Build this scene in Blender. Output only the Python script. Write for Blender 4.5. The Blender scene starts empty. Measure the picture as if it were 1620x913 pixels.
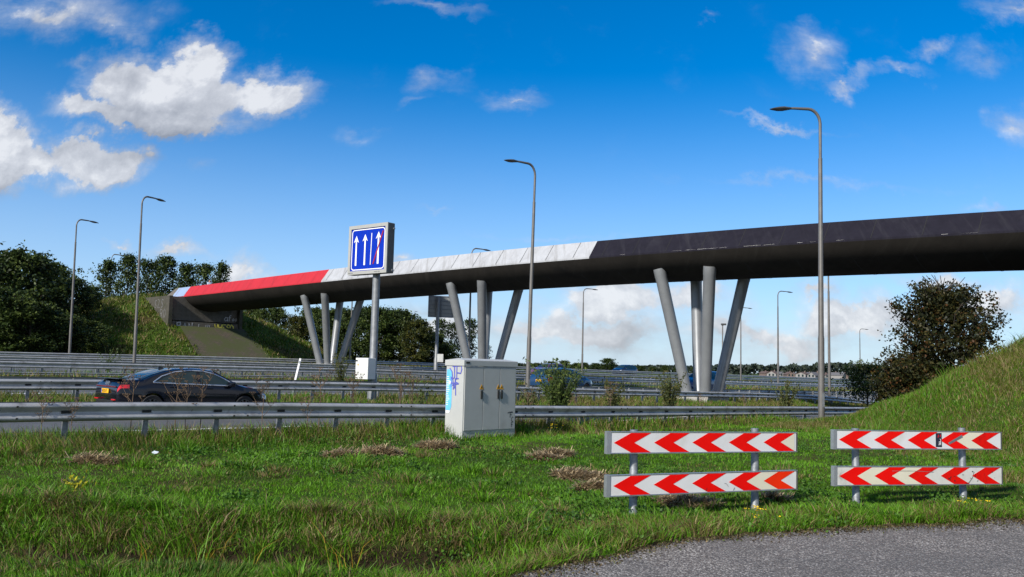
import bpy, bmesh, math, random
import numpy as np
from mathutils import Vector, Matrix
rad = math.radians
C = bpy.context.scene.collection
scene = bpy.context.scene

# ------------------------------------------------------------------ camera
FPX, CX, CY = 1350.0, 810.0, 456.5
CAMZ = 1.6
PITCH = math.atan(124.5 / FPX)
ROLL = 0.025
F0 = Vector((0, math.cos(PITCH), math.sin(PITCH)))
R0 = Vector((1, 0, 0))
U0 = R0.cross(F0)
RV = R0 * math.cos(ROLL) + U0 * math.sin(ROLL)
UV = U0 * math.cos(ROLL) - R0 * math.sin(ROLL)
cam_d = bpy.data.cameras.new('camera')
cam = bpy.data.objects.new('camera', cam_d)
C.objects.link(cam)
M3 = Matrix((RV, UV, -F0)).transposed()
cam.matrix_world = Matrix.Translation((0, 0, CAMZ)) @ M3.to_4x4()
cam_d.sensor_width = 36.0
cam_d.lens = 36.0 * FPX / 1620.0
cam_d.clip_start = 0.1
cam_d.clip_end = 20000
scene.camera = cam

def ray(px, py):
    return F0 + RV * ((px - CX) / FPX) + UV * ((CY - py) / FPX)
def at(px, py, Y):
    d = ray(px, py)
    t = Y / d.y
    return Vector((d.x * t, Y, CAMZ + d.z * t))
def onz(px, py, z):
    d = ray(px, py)
    t = (z - CAMZ) / d.z
    return Vector((d.x * t, d.y * t, z))
def hor(px):
    return 581 + (px - 810) * ROLL
def gx(px, Y):
    return at(px, hor(px), Y).x
K = math.sqrt(0.5)
def AN(a, n, z=0.0):                      # a: along the motorway, n: across it
    return Vector((K * (a - n), K * (a + n), z))
def onn(px, py, n):                       # ray meets the upright plane n = const
    d = ray(px, py)
    t = n / (K * (d.y - d.x))
    return K * (d.x + d.y) * t, CAMZ + d.z * t
def ona(px, py, a):
    d = ray(px, py)
    t = a / (K * (d.x + d.y))
    return K * (d.y - d.x) * t, CAMZ + d.z * t
def a_at(px, n):
    return onn(px, hor(px), n)[0]

# ------------------------------------------------------------------ light and sky
SUN_DIR = Vector((-0.58, -0.74, 0.60)).normalized()     # towards the sun
SUN_EL = math.asin(SUN_DIR.z)
SUN_ROT = math.atan2(SUN_DIR.x, SUN_DIR.y)
scene.view_settings.view_transform = 'Standard'
scene.view_settings.look = 'None'
scene.view_settings.gamma = 1
scene.view_settings.use_curve_mapping = False
scene.view_settings.exposure = 0.70
SKY_STRENGTH = 0.077
sun_d = bpy.data.lights.new('sun', 'SUN')
sun_d.energy = 3.7
sun_d.angle = rad(3.0)
sun_d.color = (1.0, 0.95, 0.87)
sun = bpy.data.objects.new('sun', sun_d)
C.objects.link(sun)
sun.rotation_euler = (-SUN_DIR).to_track_quat('-Z', 'Y').to_euler()

class NT:
    """small node-tree helper"""
    def __init__(s, tree):
        s.t = tree
    def n(s, typ, **kw):
        nd = s.t.nodes.new(typ)
        for k, v in kw.items():
            setattr(nd, k, v)
        return nd
    def put(s, sock, v):
        if v is None:
            return
        if hasattr(v, 'is_output'):
            s.t.links.new(v, sock)
        else:
            sock.default_value = v
    def m(s, op, a, b=None, c=None, clamp=False):
        nd = s.n('ShaderNodeMath', operation=op)
        nd.use_clamp = clamp
        s.put(nd.inputs[0], a)
        s.put(nd.inputs[1], b)
        s.put(nd.inputs[2], c)
        return nd.outputs[0]
    def mix(s, f, a, b, blend='MIX'):
        nd = s.n('ShaderNodeMix', data_type='RGBA', blend_type=blend)
        s.put(nd.inputs[0], f)
        s.put(nd.inputs[6], a)
        s.put(nd.inputs[7], b)
        return nd.outputs[2]
    def noise(s, vec, scale, detail=4, rough=0.5, dist=0.0):
        nd = s.n('ShaderNodeTexNoise')
        s.put(nd.inputs['Vector'], vec)
        nd.inputs['Scale'].default_value = scale
        nd.inputs['Detail'].default_value = detail
        nd.inputs['Roughness'].default_value = rough
        nd.inputs['Distortion'].default_value = dist
        return nd.outputs['Fac']
    def ramp(s, f, stops):
        nd = s.n('ShaderNodeValToRGB')
        s.put(nd.inputs[0], f)
        el = nd.color_ramp.elements
        while len(el) < len(stops):
            el.new(0.5)
        for e, (p, c) in zip(el, stops):
            e.position = p
            e.color = c if len(c) == 4 else (*c, 1)
        return nd.outputs[0]
    def smooth(s, v, lo, hi):
        nd = s.n('ShaderNodeMapRange', interpolation_type='SMOOTHSTEP')
        s.put(nd.inputs[0], v)
        nd.inputs[1].default_value = lo
        nd.inputs[2].default_value = hi
        return nd.outputs[0]

world = bpy.data.worlds.new('World')
scene.world = world
world.use_nodes = True
world.node_tree.nodes.clear()
W = NT(world.node_tree)
sky = W.n('ShaderNodeTexSky', sky_type='NISHITA')
sky.sun_disc = False
sky.sun_elevation = SUN_EL
sky.sun_rotation = SUN_ROT
sky.altitude = 0
sky.air_density = 1.0
sky.dust_density = 0.35
sky.ozone_density = 3.0
tc = W.n('ShaderNodeTexCoord')
sx = W.n('ShaderNodeSeparateXYZ')
W.t.links.new(tc.outputs['Generated'], sx.inputs[0])
yy = W.m('MAXIMUM', W.m('ABSOLUTE', sx.outputs[1]), 0.05)
uu = W.m('DIVIDE', sx.outputs[0], yy)
vv = W.m('DIVIDE', sx.outputs[2], yy)
def uvof(px, py):
    d = ray(px, py)
    return d.x / d.y, d.z / d.y
# clouds: (pixel centre, radii in pixels, weight) turned into fixed directions of the sky
BLOBS = [(265, 140, 128, 62, 2.0), (305, 88, 64, 46, 1.5), (405, 142, 86, 42, 1.4), (165, 183, 92, 28, 1.25), (240, 186, 150, 28, 1.6), (205, 108, 52, 42, 1.15),
         (-5, 240, 68, 66, 1.8), (60, 262, 64, 40, 1.3), (155, 258, 84, 40, 1.6), (225, 245, 40, 26, 0.9), (70, 15, 190, 56, 0.80), (170, 45, 70, 30, 0.7), (120, 108, 60, 20, 0.55),
         (690, 135, 60, 26, 0.55), (660, 160, 50, 14, 0.45), (815, 156, 66, 22, 0.66), (1298, 82, 50, 44, 0.72), (1345, 122, 70, 18, 0.72), (1430, 112, 70, 14, 0.62), (1492, 82, 34, 22, 0.64), (1250, 85, 50, 40, 0.5),
         (1600, 195, 52, 40, 0.78), (1235, 196, 110, 9, 0.62), (1600, 15, 70, 30, 0.74), (1560, 90, 60, 30, 0.5), (680, 2, 90, 16, 0.55), (1125, 38, 26, 12, 0.45),
         (390, 418, 36, 34, 1.1), (280, 394, 72, 18, 0.9), (172, 385, 30, 13, 0.8), (640, 420, 40, 16, 0.8), (325, 255, 36, 26, 0.5), (560, 215, 60, 18, 0.42),
         (975, 478, 100, 40, 1.35), (900, 522, 260, 44, 1.05), (1090, 480, 120, 46, 1.1), (1340, 505, 150, 44, 1.15), (1480, 440, 120, 20, 0.95), (1560, 480, 120, 50, 1.05), (1190, 530, 300, 40, 0.9), (700, 520, 200, 40, 0.9), (1300, 465, 60, 22, 0.9),
         (660, 490, 140, 40, 0.7), (1300, 285, 260, 12, 0.42), (880, 375, 200, 12, 0.40), (690, 310, 40, 8, 0.45), (1570, 330, 90, 16, 0.5),
         (-350, 200, 220, 90, 1.3), (1950, 260, 160, 70, 1.1), (2300, 100, 180, 80, 1.1), (-200, 420, 220, 40, 0.8), (1900, 520, 220, 50, 0.8)]
cxy = W.n('ShaderNodeCombineXYZ')
W.t.links.new(W.m('MULTIPLY', uu, 0.8), cxy.inputs[0])
W.t.links.new(vv, cxy.inputs[1])
W.t.links.new(W.m('MULTIPLY', sx.outputs[1], 2.0), cxy.inputs[2])
pc = cxy.outputs[0]
def warp2(scale, amp, detail, off):
    vm = W.n('ShaderNodeVectorMath', operation='ADD')
    W.t.links.new(pc, vm.inputs[0])
    vm.inputs[1].default_value = off
    nd = W.n('ShaderNodeTexNoise')
    W.t.links.new(vm.outputs[0], nd.inputs['Vector'])
    nd.inputs['Scale'].default_value = scale
    nd.inputs['Detail'].default_value = detail
    nd.inputs['Roughness'].default_value = 0.62
    sp_ = W.n('ShaderNodeSeparateColor')
    W.t.links.new(nd.outputs['Color'], sp_.inputs[0])
    return W.m('MULTIPLY', W.m('SUBTRACT', sp_.outputs[0], 0.5), amp), W.m('MULTIPLY', W.m('SUBTRACT', sp_.outputs[1], 0.5), amp)
wx1, wy1 = warp2(9.0, 0.13, 9, (0.0, 0.0, 0.0))
u_w, v_w = W.m('ADD', uu, wx1), W.m('ADD', vv, wy1)
def field(dv, us, vs):
    acc = None
    v2 = W.m('ADD', vs, dv)
    for (px, py, rx, ry, w) in BLOBS:
        u0, v0 = uvof(px, py)
        du = W.m('MULTIPLY', W.m('SUBTRACT', us, u0), FPX / rx)
        dw = W.m('MULTIPLY', W.m('SUBTRACT', v2, v0), FPX / ry)
        d = W.m('SQRT', W.m('ADD', W.m('MULTIPLY', du, du), W.m('MULTIPLY', dw, dw)))
        e = W.m('MULTIPLY', W.m('SUBTRACT', 1.0, W.m('MULTIPLY', d, 0.72), None, True), w)
        acc = e if acc is None else W.m('SMOOTH_MAX', acc, e, 0.10)
    return acc
fb = W.noise(pc, 16.0, 9, 0.62, 0.2)
f0 = field(0.0, u_w, v_w)
f1 = W.m('ADD', f0, W.m('MULTIPLY', W.m('SUBTRACT', fb, 0.5), 0.55))
# directions behind the camera carry unseen broken noise cloud, thickened for neutral fill light
front = W.smooth(sx.outputs[1], 0.0, 0.15)
gen = W.m('ADD', W.m('MULTIPLY', W.noise(tc.outputs['Generated'], 2.6, 7, 0.6), 1.5), -0.12)
f1 = W.m('ADD', W.m('MULTIPLY', f1, front), W.m('MULTIPLY', gen, W.m('SUBTRACT', 1.0, front)))
cst = W.n('ShaderNodeCombineXYZ')
W.t.links.new(W.m('ADD', W.m('MULTIPLY', uu, 0.45), W.m('MULTIPLY', vv, 0.35)), cst.inputs[0])
W.t.links.new(W.m('MULTIPLY', vv, 1.9), cst.inputs[1])
streak = W.noise(cst.outputs[0], 17.0, 8, 0.66, 0.4)
thin = W.m('MULTIPLY', W.smooth(f1, 0.10, 0.95), W.m('MULTIPLY_ADD', W.smooth(streak, 0.30, 0.66), 0.55, 0.30))
thick = W.smooth(f1, 0.50, 0.80)
dens = W.m('MAXIMUM', thin, W.m('MULTIPLY', thick, 0.97))
# sunlit tops and grey bases: compare with the cloud a little higher up
hi_ = field(0.050, u_w, v_w)
cs = W.n('ShaderNodeVectorMath', operation='ADD')
W.t.links.new(pc, cs.inputs[0])
cs.inputs[1].default_value = (-0.007, 0.012, 0.0)
fb2 = W.noise(cs.outputs[0], 16.0, 9, 0.62, 0.2)
lit = W.m('ADD', 0.54, W.m('MULTIPLY', W.m('SUBTRACT', f0, hi_), 0.42))
lit = W.m('ADD', lit, W.m('MULTIPLY', W.m('SUBTRACT', fb, fb2), 1.5), None, True)
ccol = W.ramp(lit, [(0.0, (2.6, 2.75, 3.1)), (0.5, (4.2, 4.35, 4.7)), (0.80, (5.5, 5.65, 6.0)), (1.0, (6.9, 7.0, 7.2))])
# deepen the clear blue towards the zenith, as the polarised sky of the photograph
hs = W.n('ShaderNodeHueSaturation')
hs.inputs['Saturation'].default_value = 1.5
hs.inputs['Hue'].default_value = 0.497
W.t.links.new(sky.outputs[0], hs.inputs['Color'])
skyc = W.mix(1.0, hs.outputs[0], (0.80, 0.99, 1.17, 1), 'MULTIPLY')
hz = W.m('SUBTRACT', 1.0, W.smooth(sx.outputs[2], -0.02, 0.34))
skyc = W.mix(W.m('MULTIPLY', hz, 0.62), skyc, (4.5, 5.75, 8.4, 1))
out = W.mix(W.m('MULTIPLY', dens, 0.93), skyc, ccol)
bg = W.n('ShaderNodeBackground')
W.t.links.new(out, bg.inputs[0])
bg.inputs[1].default_value = SKY_STRENGTH
wo = W.n('ShaderNodeOutputWorld')
W.t.links.new(bg.outputs[0], wo.inputs[0])

# ------------------------------------------------------------------ materials
def mat(name, col, rough=0.6, metal=0.0, var=0.15, scale=6.0, bump=0.0, bscale=60.0, coat=0.0, spec=None, dirt=None, dscale=2.0, dlo=0.5, dhi=0.75, coord='Object', streak=None):
    m = bpy.data.materials.new(name)
    m.use_nodes = True
    m.node_tree.nodes.clear()
    T = NT(m.node_tree)
    tcn = T.n('ShaderNodeTexCoord').outputs[coord]
    p = T.n('ShaderNodeBsdfPrincipled')
    f = T.noise(tcn, scale, 5, 0.6)
    lo = tuple(c * (1 - var) for c in col)
    hi = tuple(min(1.0, c * (1 + var)) for c in col)
    c = T.ramp(f, [(0.3, lo), (0.7, hi)])
    if dirt is not None:
        c = T.mix(T.smooth(T.noise(tcn, dscale, 7, 0.65, 0.4), dlo, dhi), c, (*dirt, 1))
    if streak is not None:           # run-off streaks across the bridge side
        mp = T.n('ShaderNodeMapping', vector_type='POINT')
        mp.inputs['Rotation'].default_value = (0, 0, rad(-135))
        mp.inputs['Scale'].default_value = (3.2, 0.25, 0.25)
        T.put(mp.inputs['Vector'], tcn)
        c = T.mix(T.m('MULTIPLY', T.smooth(T.noise(mp.outputs[0], 1.0, 6, 0.7), 0.48, 0.72), 0.65), c, (*streak, 1))
    T.put(p.inputs['Base Color'], c)
    p.inputs['Roughness'].default_value = rough
    p.inputs['Metallic'].default_value = metal
    if coat:
        p.inputs['Coat Weight'].default_value = coat
        p.inputs['Coat Roughness'].default_value = 0.05
    if spec is not None:
        p.inputs['Specular IOR Level'].default_value = spec
    if bump:
        b = T.n('ShaderNodeBump')
        b.inputs['Strength'].default_value = bump
        b.inputs['Distance'].default_value = 0.02
        T.put(b.inputs['Height'], T.noise(tcn, bscale, 5, 0.6))
        T.put(p.inputs['Normal'], b.outputs[0])
    o = T.n('ShaderNodeOutputMaterial')
    m.node_tree.links.new(p.outputs[0], o.inputs[0])
    return m

def leafy(name, stops, trans=0.25, rough=0.55):
    """blades and leaves: colour picked by a per-leaf random attribute"""
    m = bpy.data.materials.new(name)
    m.use_nodes = True
    m.node_tree.nodes.clear()
    T = NT(m.node_tree)
    at_ = T.n('ShaderNodeAttribute', attribute_name='tint')
    c = T.ramp(at_.outputs['Fac'], stops)
    p = T.n('ShaderNodeBsdfPrincipled')
    T.put(p.inputs['Base Color'], c)
    p.inputs['Roughness'].default_value = rough
    p.inputs['Specular IOR Level'].default_value = 0.25
    tr = T.n('ShaderNodeBsdfTranslucent')
    T.put(tr.inputs[0], c)
    mx = T.n('ShaderNodeMixShader')
    mx.inputs[0].default_value = trans
    m.node_tree.links.new(p.outputs[0], mx.inputs[1])
    m.node_tree.links.new(tr.outputs[0], mx.inputs[2])
    o = T.n('ShaderNodeOutputMaterial')
    m.node_tree.links.new(mx.outputs[0], o.inputs[0])
    return m

def blade_mat(name):
    """grass blades carry their own colour"""
    m = bpy.data.materials.new(name)
    m.use_nodes = True
    m.node_tree.nodes.clear()
    T = NT(m.node_tree)
    at_ = T.n('ShaderNodeAttribute', attribute_name='col')
    p = T.n('ShaderNodeBsdfPrincipled')
    T.put(p.inputs['Base Color'], at_.outputs['Color'])
    p.inputs['Roughness'].default_value = 0.5
    p.inputs['Specular IOR Level'].default_value = 0.25
    tr = T.n('ShaderNodeBsdfTranslucent')
    T.put(tr.inputs[0], at_.outputs['Color'])
    mx = T.n('ShaderNodeMixShader')
    mx.inputs[0].default_value = 0.3
    m.node_tree.links.new(p.outputs[0], mx.inputs[1])
    m.node_tree.links.new(tr.outputs[0], mx.inputs[2])
    o = T.n('ShaderNodeOutputMaterial')
    m.node_tree.links.new(mx.outputs[0], o.inputs[0])
    return m

M = {}
M['galv'] = mat('galvanised_steel', (0.20, 0.21, 0.22), 0.5, 0.4, 0.22, 5, 0.15, 90, dirt=(0.20, 0.20, 0.20), dscale=1.7, dlo=0.52, dhi=0.85)
M['galvdark'] = mat('weathered_galvanised_post', (0.22, 0.235, 0.25), 0.5, 0.5, 0.3, 12, 0.2, 120)
M['rail'] = mat('guardrail_steel', (0.42, 0.42, 0.415), 0.42, 0.35, 0.2, 2.0, 0.12, 50, dirt=(0.16, 0.15, 0.14), dscale=2.4, dlo=0.50, dhi=0.80)
M['darkslot'] = mat('dark_slot', (0.02, 0.02, 0.02), 0.8)
M['pole'] = mat('lamp_pole_grey', (0.135, 0.128, 0.12), 0.5, 0.3, 0.15, 4)
M['lamphead'] = mat('lamp_head_dark', (0.05, 0.05, 0.048), 0.5)
M['pier'] = mat('pier_grey_paint', (0.24, 0.25, 0.26), 0.42, 0.35, 0.10, 1.5, dirt=(0.14, 0.14, 0.14), dscale=0.9, dlo=0.55, dhi=0.9)
M['concrete'] = mat('weathered_concrete', (0.12, 0.108, 0.092), 0.9, 0, 0.2, 3, 0.3, 20, dirt=(0.05, 0.046, 0.038), dscale=0.6)
M['wingconc'] = mat('shaded_wing_concrete', (0.060, 0.056, 0.044), 0.95, 0, 0.25, 2, 0.2, 20, dirt=(0.035, 0.038, 0.018), dscale=0.7, dlo=0.42, dhi=0.7)  # wall's shade put into a darker concrete colour, plus greenish blotches
M['conclight'] = mat('plinth_concrete', (0.34, 0.33, 0.31), 0.9, 0, 0.15, 3, 0.2, 20)
M['soffit'] = mat('shaded_soffit_concrete', (0.024, 0.021, 0.018), 0.9, 0, 0.18, 0.8, 0.1, 14, spec=0.15, streak=(0.034, 0.031, 0.027), dirt=(0.014, 0.0135, 0.013), dscale=0.35)  # shade under the deck is put into the dark base colour
M['red'] = mat('bridge_red_paint', (0.42, 0.010, 0.020), 0.75, 0, 0.06, 2, streak=(0.27, 0.012, 0.018), dirt=(0.36, 0.02, 0.028), dscale=1.2, dlo=0.6)
M['white'] = mat('bridge_white_paint', (0.37, 0.38, 0.40), 0.75, 0, 0.08, 2, streak=(0.19, 0.185, 0.18), dirt=(0.24, 0.24, 0.245), dscale=0.8, dlo=0.44, dhi=0.85)
M['navy'] = mat('bridge_dark_paint', (0.013, 0.012, 0.019), 0.85, 0, 0.15, 2, spec=0.12, streak=(0.028, 0.027, 0.034), dirt=(0.022, 0.021, 0.029), dscale=0.8)
M['paleblue'] = mat('bridge_pale_paint', (0.25, 0.33, 0.48), 0.6, 0, 0.05, 2)
M['joint'] = mat('joint_dark', (0.012, 0.012, 0.012), 0.9)
M['deck'] = mat('bridge_deck_asphalt', (0.08, 0.08, 0.08), 0.9, 0, 0.2, 10)
M['chip'] = mat('chipped_paint', (0.68, 0.66, 0.62), 0.8)
M['cabinet'] = mat('cabinet_grey_paint', (0.40, 0.41, 0.40), 0.55, 0, 0.05, 3, 0.05, 200, dirt=(0.27, 0.26, 0.23), dscale=1.3, dlo=0.58, dhi=0.95)
M['black'] = mat('black_plastic', (0.012, 0.012, 0.012), 0.5)
M['warn'] = mat('warning_yellow', (0.75, 0.36, 0.01), 0.5)
M['poster'] = mat('light_blue_paint', (0.12, 0.45, 0.78), 0.6, 0, 0.1, 8)
M['scribble'] = mat('violet_spray_paint', (0.09, 0.10, 0.42), 0.6, 0, 0.2, 8)
M['posterwhite'] = mat('poster_white', (0.70, 0.74, 0.78), 0.6)
M['signred'] = mat('reflective_red', (0.76, 0.004, 0.002), 0.6, 0, 0.06, 5, spec=0.1, dirt=(0.45, 0.01, 0.008), dscale=2.0, dlo=0.58, dhi=0.8)
M['signwhite'] = mat('reflective_white', (0.66, 0.66, 0.66), 0.45, 0, 0.04, 5, dirt=(0.52, 0.50, 0.44), dscale=1.5, dlo=0.52, dhi=0.8)
M['signdirty'] = mat('scuffed_reflective_white', (0.60, 0.59, 0.55), 0.5, 0, 0.08, 7, dirt=(0.26, 0.25, 0.22), dscale=4.0, dlo=0.58, dhi=0.8)
M['signreddirty'] = mat('scuffed_reflective_red', (0.68, 0.005, 0.002), 0.6, 0, 0.1, 6, spec=0.1, dirt=(0.22, 0.008, 0.006), dscale=3.0, dlo=0.50, dhi=0.75)
M['signorange'] = mat('faded_reflective_red', (0.80, 0.028, 0.003), 0.6, 0, 0.06, 5, spec=0.1)
M['cream'] = mat('yellowed_reflective_white', (0.68, 0.64, 0.50), 0.45, 0, 0.04, 5)
M['alu'] = mat('aluminium_frame', (0.42, 0.44, 0.45), 0.4, 0.7, 0.12, 8)
M['aludark'] = mat('aluminium_edge_dark', (0.10, 0.105, 0.11), 0.5, 0.4, 0.2, 8)
M['signblue'] = mat('sign_blue', (0.001, 0.030, 0.42), 0.75, 0, 0.06, 4, spec=0.08)
M['signframe'] = mat('sign_frame_grey', (0.34, 0.34, 0.32), 0.55, 0, 0.06, 4)
M['signside'] = mat('sign_case_dark', (0.10, 0.10, 0.095), 0.6)
M['pwhite'] = mat('white_marking', (0.80, 0.80, 0.79), 0.55, 0, 0.03, 6)
M['darkred'] = mat('dark_red_marking', (0.30, 0.006, 0.01), 0.55)
M['signback'] = mat('sign_back_grey', (0.30, 0.31, 0.30), 0.6, 0.2, 0.08, 3)
M['boxwhite'] = mat('box_white', (0.62, 0.63, 0.61), 0.55, 0, 0.04, 4)
M['carblack'] = mat('black_car_paint', (0.004, 0.005, 0.010), 0.12, 0, 0.1, 3, coat=0.35, spec=0.4)
M['carblue'] = mat('blue_car_paint', (0.008, 0.045, 0.12), 0.3, 0.2, 0.05, 3, coat=1.0)
M['carnavy'] = mat('navy_car_paint', (0.006, 0.014, 0.045), 0.3, 0.2, 0.05, 3, coat=1.0)
M['carmid'] = mat('mid_blue_van_paint', (0.006, 0.035, 0.13), 0.3, 0.1, 0.05, 3, coat=1.0)
M['carpurple'] = mat('purple_car_paint', (0.14, 0.05, 0.15), 0.3, 0.2, 0.05, 3, coat=1.0)
M['glass'] = mat('dark_window_glass', (0.014, 0.030, 0.032), 0.05, 0, 0.1, 3, spec=0.55)
M['tyre'] = mat('tyre_rubber', (0.015, 0.015, 0.015), 0.85)
M['rim'] = mat('alloy_rim', (0.16, 0.16, 0.165), 0.3, 0.8)
M['chrome'] = mat('chrome_trim', (0.80, 0.81, 0.82), 0.18, 0.9, 0.02)
M['tail'] = mat('tail_lamp_red', (0.55, 0.008, 0.012), 0.15, coat=1.0)
M['taildark'] = mat('tail_lamp_smoked', (0.12, 0.006, 0.01), 0.15, coat=1.0)
M['headl'] = mat('headlamp_clear', (0.65, 0.70, 0.75), 0.1, 0.3, coat=1.0)
M['plate'] = mat('number_plate_yellow', (0.80, 0.42, 0.01), 0.5)
M['plateblue'] = mat('number_plate_blue', (0.03, 0.08, 0.45), 0.5)
M['bark'] = mat('bark', (0.055, 0.045, 0.035), 0.95, 0, 0.3, 6, 0.5, 30)
M['stem'] = mat('dry_stem', (0.13, 0.085, 0.05), 0.9, 0, 0.3, 10)
M['greenstem'] = mat('green_stem', (0.08, 0.11, 0.03), 0.8, 0, 0.3, 10)
M['line'] = mat('road_paint', (0.72, 0.72, 0.70), 0.7, 0, 0.06, 3, dirt=(0.4, 0.4, 0.39), dscale=3, dlo=0.6, dhi=0.9)
M['road'] = mat('motorway_asphalt', (0.085, 0.088, 0.094), 0.85, 0, 0.15, 1.2, 0.3, 60)
M['skin'] = mat('skin', (0.42, 0.22, 0.15), 0.6)
M['shirt'] = mat('pale_blue_shirt', (0.45, 0.58, 0.72), 0.8)
M['trouser'] = mat('dark_trousers', (0.03, 0.03, 0.05), 0.8)
M['hair'] = mat('brown_hair', (0.05, 0.025, 0.015), 0.8)
M['hwall1'] = mat('far_house_white', (0.24, 0.23, 0.225), 0.9)
M['hwall2'] = mat('far_house_brick', (0.15, 0.11, 0.095), 0.9)
M['hroof1'] = mat('far_roof_red', (0.11, 0.075, 0.065), 0.9)
M['hroof2'] = mat('far_roof_grey', (0.10, 0.10, 0.11), 0.9)
M['yellow'] = mat('yellow_petals', (0.80, 0.58, 0.01), 0.6)
M['wrap'] = mat('litter_white', (0.60, 0.66, 0.74), 0.5)
M['leafclover'] = leafy('broad_weed_leaves', [(0.0, (0.028, 0.075, 0.010)), (0.5, (0.055, 0.135, 0.012)), (1.0, (0.10, 0.21, 0.02))], 0.25)
M['blades'] = blade_mat('grass_blades')
GREENS = [(0.0, (0.011, 0.019, 0.006)), (0.5, (0.030, 0.052, 0.011)), (1.0, (0.088, 0.120, 0.024))]
M['leafdark'] = leafy('dark_green_leaves', GREENS, 0.2)
M['leafmid'] = leafy('mid_green_leaves', [(0.0, (0.014, 0.025, 0.007)), (0.5, (0.034, 0.060, 0.012)), (1.0, (0.095, 0.125, 0.024))], 0.25)
M['leafgold'] = leafy('yellowing_leaves', [(0.0, (0.016, 0.026, 0.007)), (0.5, (0.040, 0.055, 0.012)), (1.0, (0.12, 0.11, 0.02))], 0.25)
M['leafbrown'] = leafy('olive_brown_leaves', [(0.0, (0.010, 0.013, 0.005)), (0.5, (0.024, 0.029, 0.008)), (0.85, (0.055, 0.046, 0.010)), (1.0, (0.085, 0.036, 0.010))], 0.2)
M['leafweed'] = leafy('weed_leaves', [(0.0, (0.03, 0.05, 0.012)), (0.5, (0.06, 0.10, 0.02)), (1.0, (0.13, 0.16, 0.03))], 0.3)
M['leafolive'] = leafy('olive_weed_leaves', [(0.0, (0.03, 0.035, 0.010)), (0.5, (0.06, 0.07, 0.018)), (1.0, (0.13, 0.11, 0.03))], 0.3)
M['leafyellow'] = leafy('bright_yellow_leaves', [(0.0, (0.30, 0.30, 0.02)), (1.0, (0.62, 0.55, 0.03))], 0.3)
M['leaffar'] = leafy('far_wood_leaves', [(0.0, (0.016, 0.024, 0.018)), (1.0, (0.045, 0.060, 0.040))], 0.1)

def ground_mat():
    m = bpy.data.materials.new('grassy_soil')
    m.use_nodes = True
    m.node_tree.nodes.clear()
    T = NT(m.node_tree)
    tcn = T.n('ShaderNodeTexCoord').outputs['Object']
    f1 = T.noise(tcn, 0.22, 5, 0.6)
    f2 = T.noise(tcn, 2.6, 7, 0.7)
    c1 = T.ramp(f2, [(0.25, (0.022, 0.040, 0.006)), (0.5, (0.042, 0.082, 0.009)), (0.75, (0.075, 0.105, 0.018))])
    c2 = T.ramp(f2, [(0.25, (0.026, 0.024, 0.008)), (0.6, (0.080, 0.070, 0.024)), (0.8, (0.13, 0.105, 0.045))])
    c = T.mix(T.smooth(f1, 0.44, 0.66), c1, c2)
    sz = T.n('ShaderNodeSeparateXYZ')
    T.put(sz.inputs[0], tcn)
    wetsoil = T.smooth(T.m('MULTIPLY', sz.outputs[2], -1.0), 0.20, 0.36)
    c = T.mix(wetsoil, c, T.ramp(f2, [(0.3, (0.010, 0.008, 0.005)), (0.7, (0.036, 0.026, 0.013))]))
    p = T.n('ShaderNodeBsdfPrincipled')
    T.put(p.inputs['Base Color'], c)
    p.inputs['Roughness'].default_value = 0.95
    p.inputs['Specular IOR Level'].default_value = 0.1
    b = T.n('ShaderNodeBump')
    b.inputs['Strength'].default_value = 0.8
    b.inputs['Distance'].default_value = 0.12
    T.put(b.inputs['Height'], T.noise(tcn, 5.0, 7, 0.75))
    T.put(p.inputs['Normal'], b.outputs[0])
    o = T.n('ShaderNodeOutputMaterial')
    m.node_tree.links.new(p.outputs[0], o.inputs[0])
    return m
M['ground'] = ground_mat()

def asphalt_mat():
    """coarse chippings: voronoi stones of differing greys"""
    m = bpy.data.materials.new('chipped_asphalt')
    m.use_nodes = True
    m.node_tree.nodes.clear()
    T = NT(m.node_tree)
    tcn = T.n('ShaderNodeTexCoord').outputs['Object']
    v = T.n('ShaderNodeTexVoronoi')
    v.inputs['Scale'].default_value = 62
    T.put(v.inputs['Vector'], tcn)
    sep = T.n('ShaderNodeSeparateColor')
    T.put(sep.inputs[0], v.outputs['Color'])
    c = T.ramp(sep.outputs[0], [(0.0, (0.085, 0.074, 0.064)), (0.45, (0.205, 0.182, 0.160)), (0.78, (0.31, 0.282, 0.25)), (1.0, (0.62, 0.58, 0.53))])
    edge = T.smooth(v.outputs['Distance'], 0.25, 0.75)
    c = T.mix(T.m('MULTIPLY', edge, 0.7), c, (0.030, 0.028, 0.027, 1))
    big = T.noise(tcn, 0.9, 5, 0.6)
    c = T.mix(T.m('MULTIPLY', T.smooth(big, 0.40, 0.62), 0.45), c, (0.085, 0.080, 0.074, 1))
    p = T.n('ShaderNodeBsdfPrincipled')
    T.put(p.inputs['Base Color'], c)
    p.inputs['Roughness'].default_value = 0.8
    b = T.n('ShaderNodeBump')
    b.inputs['Strength'].default_value = 0.8
    b.inputs['Distance'].default_value = 0.008
    b.invert = True
    T.put(b.inputs['Height'], v.outputs['Distance'])
    T.put(p.inputs['Normal'], b.outputs[0])
    o = T.n('ShaderNodeOutputMaterial')
    m.node_tree.links.new(p.outputs[0], o.inputs[0])
    return m
M['asphalt'] = asphalt_mat()

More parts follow.
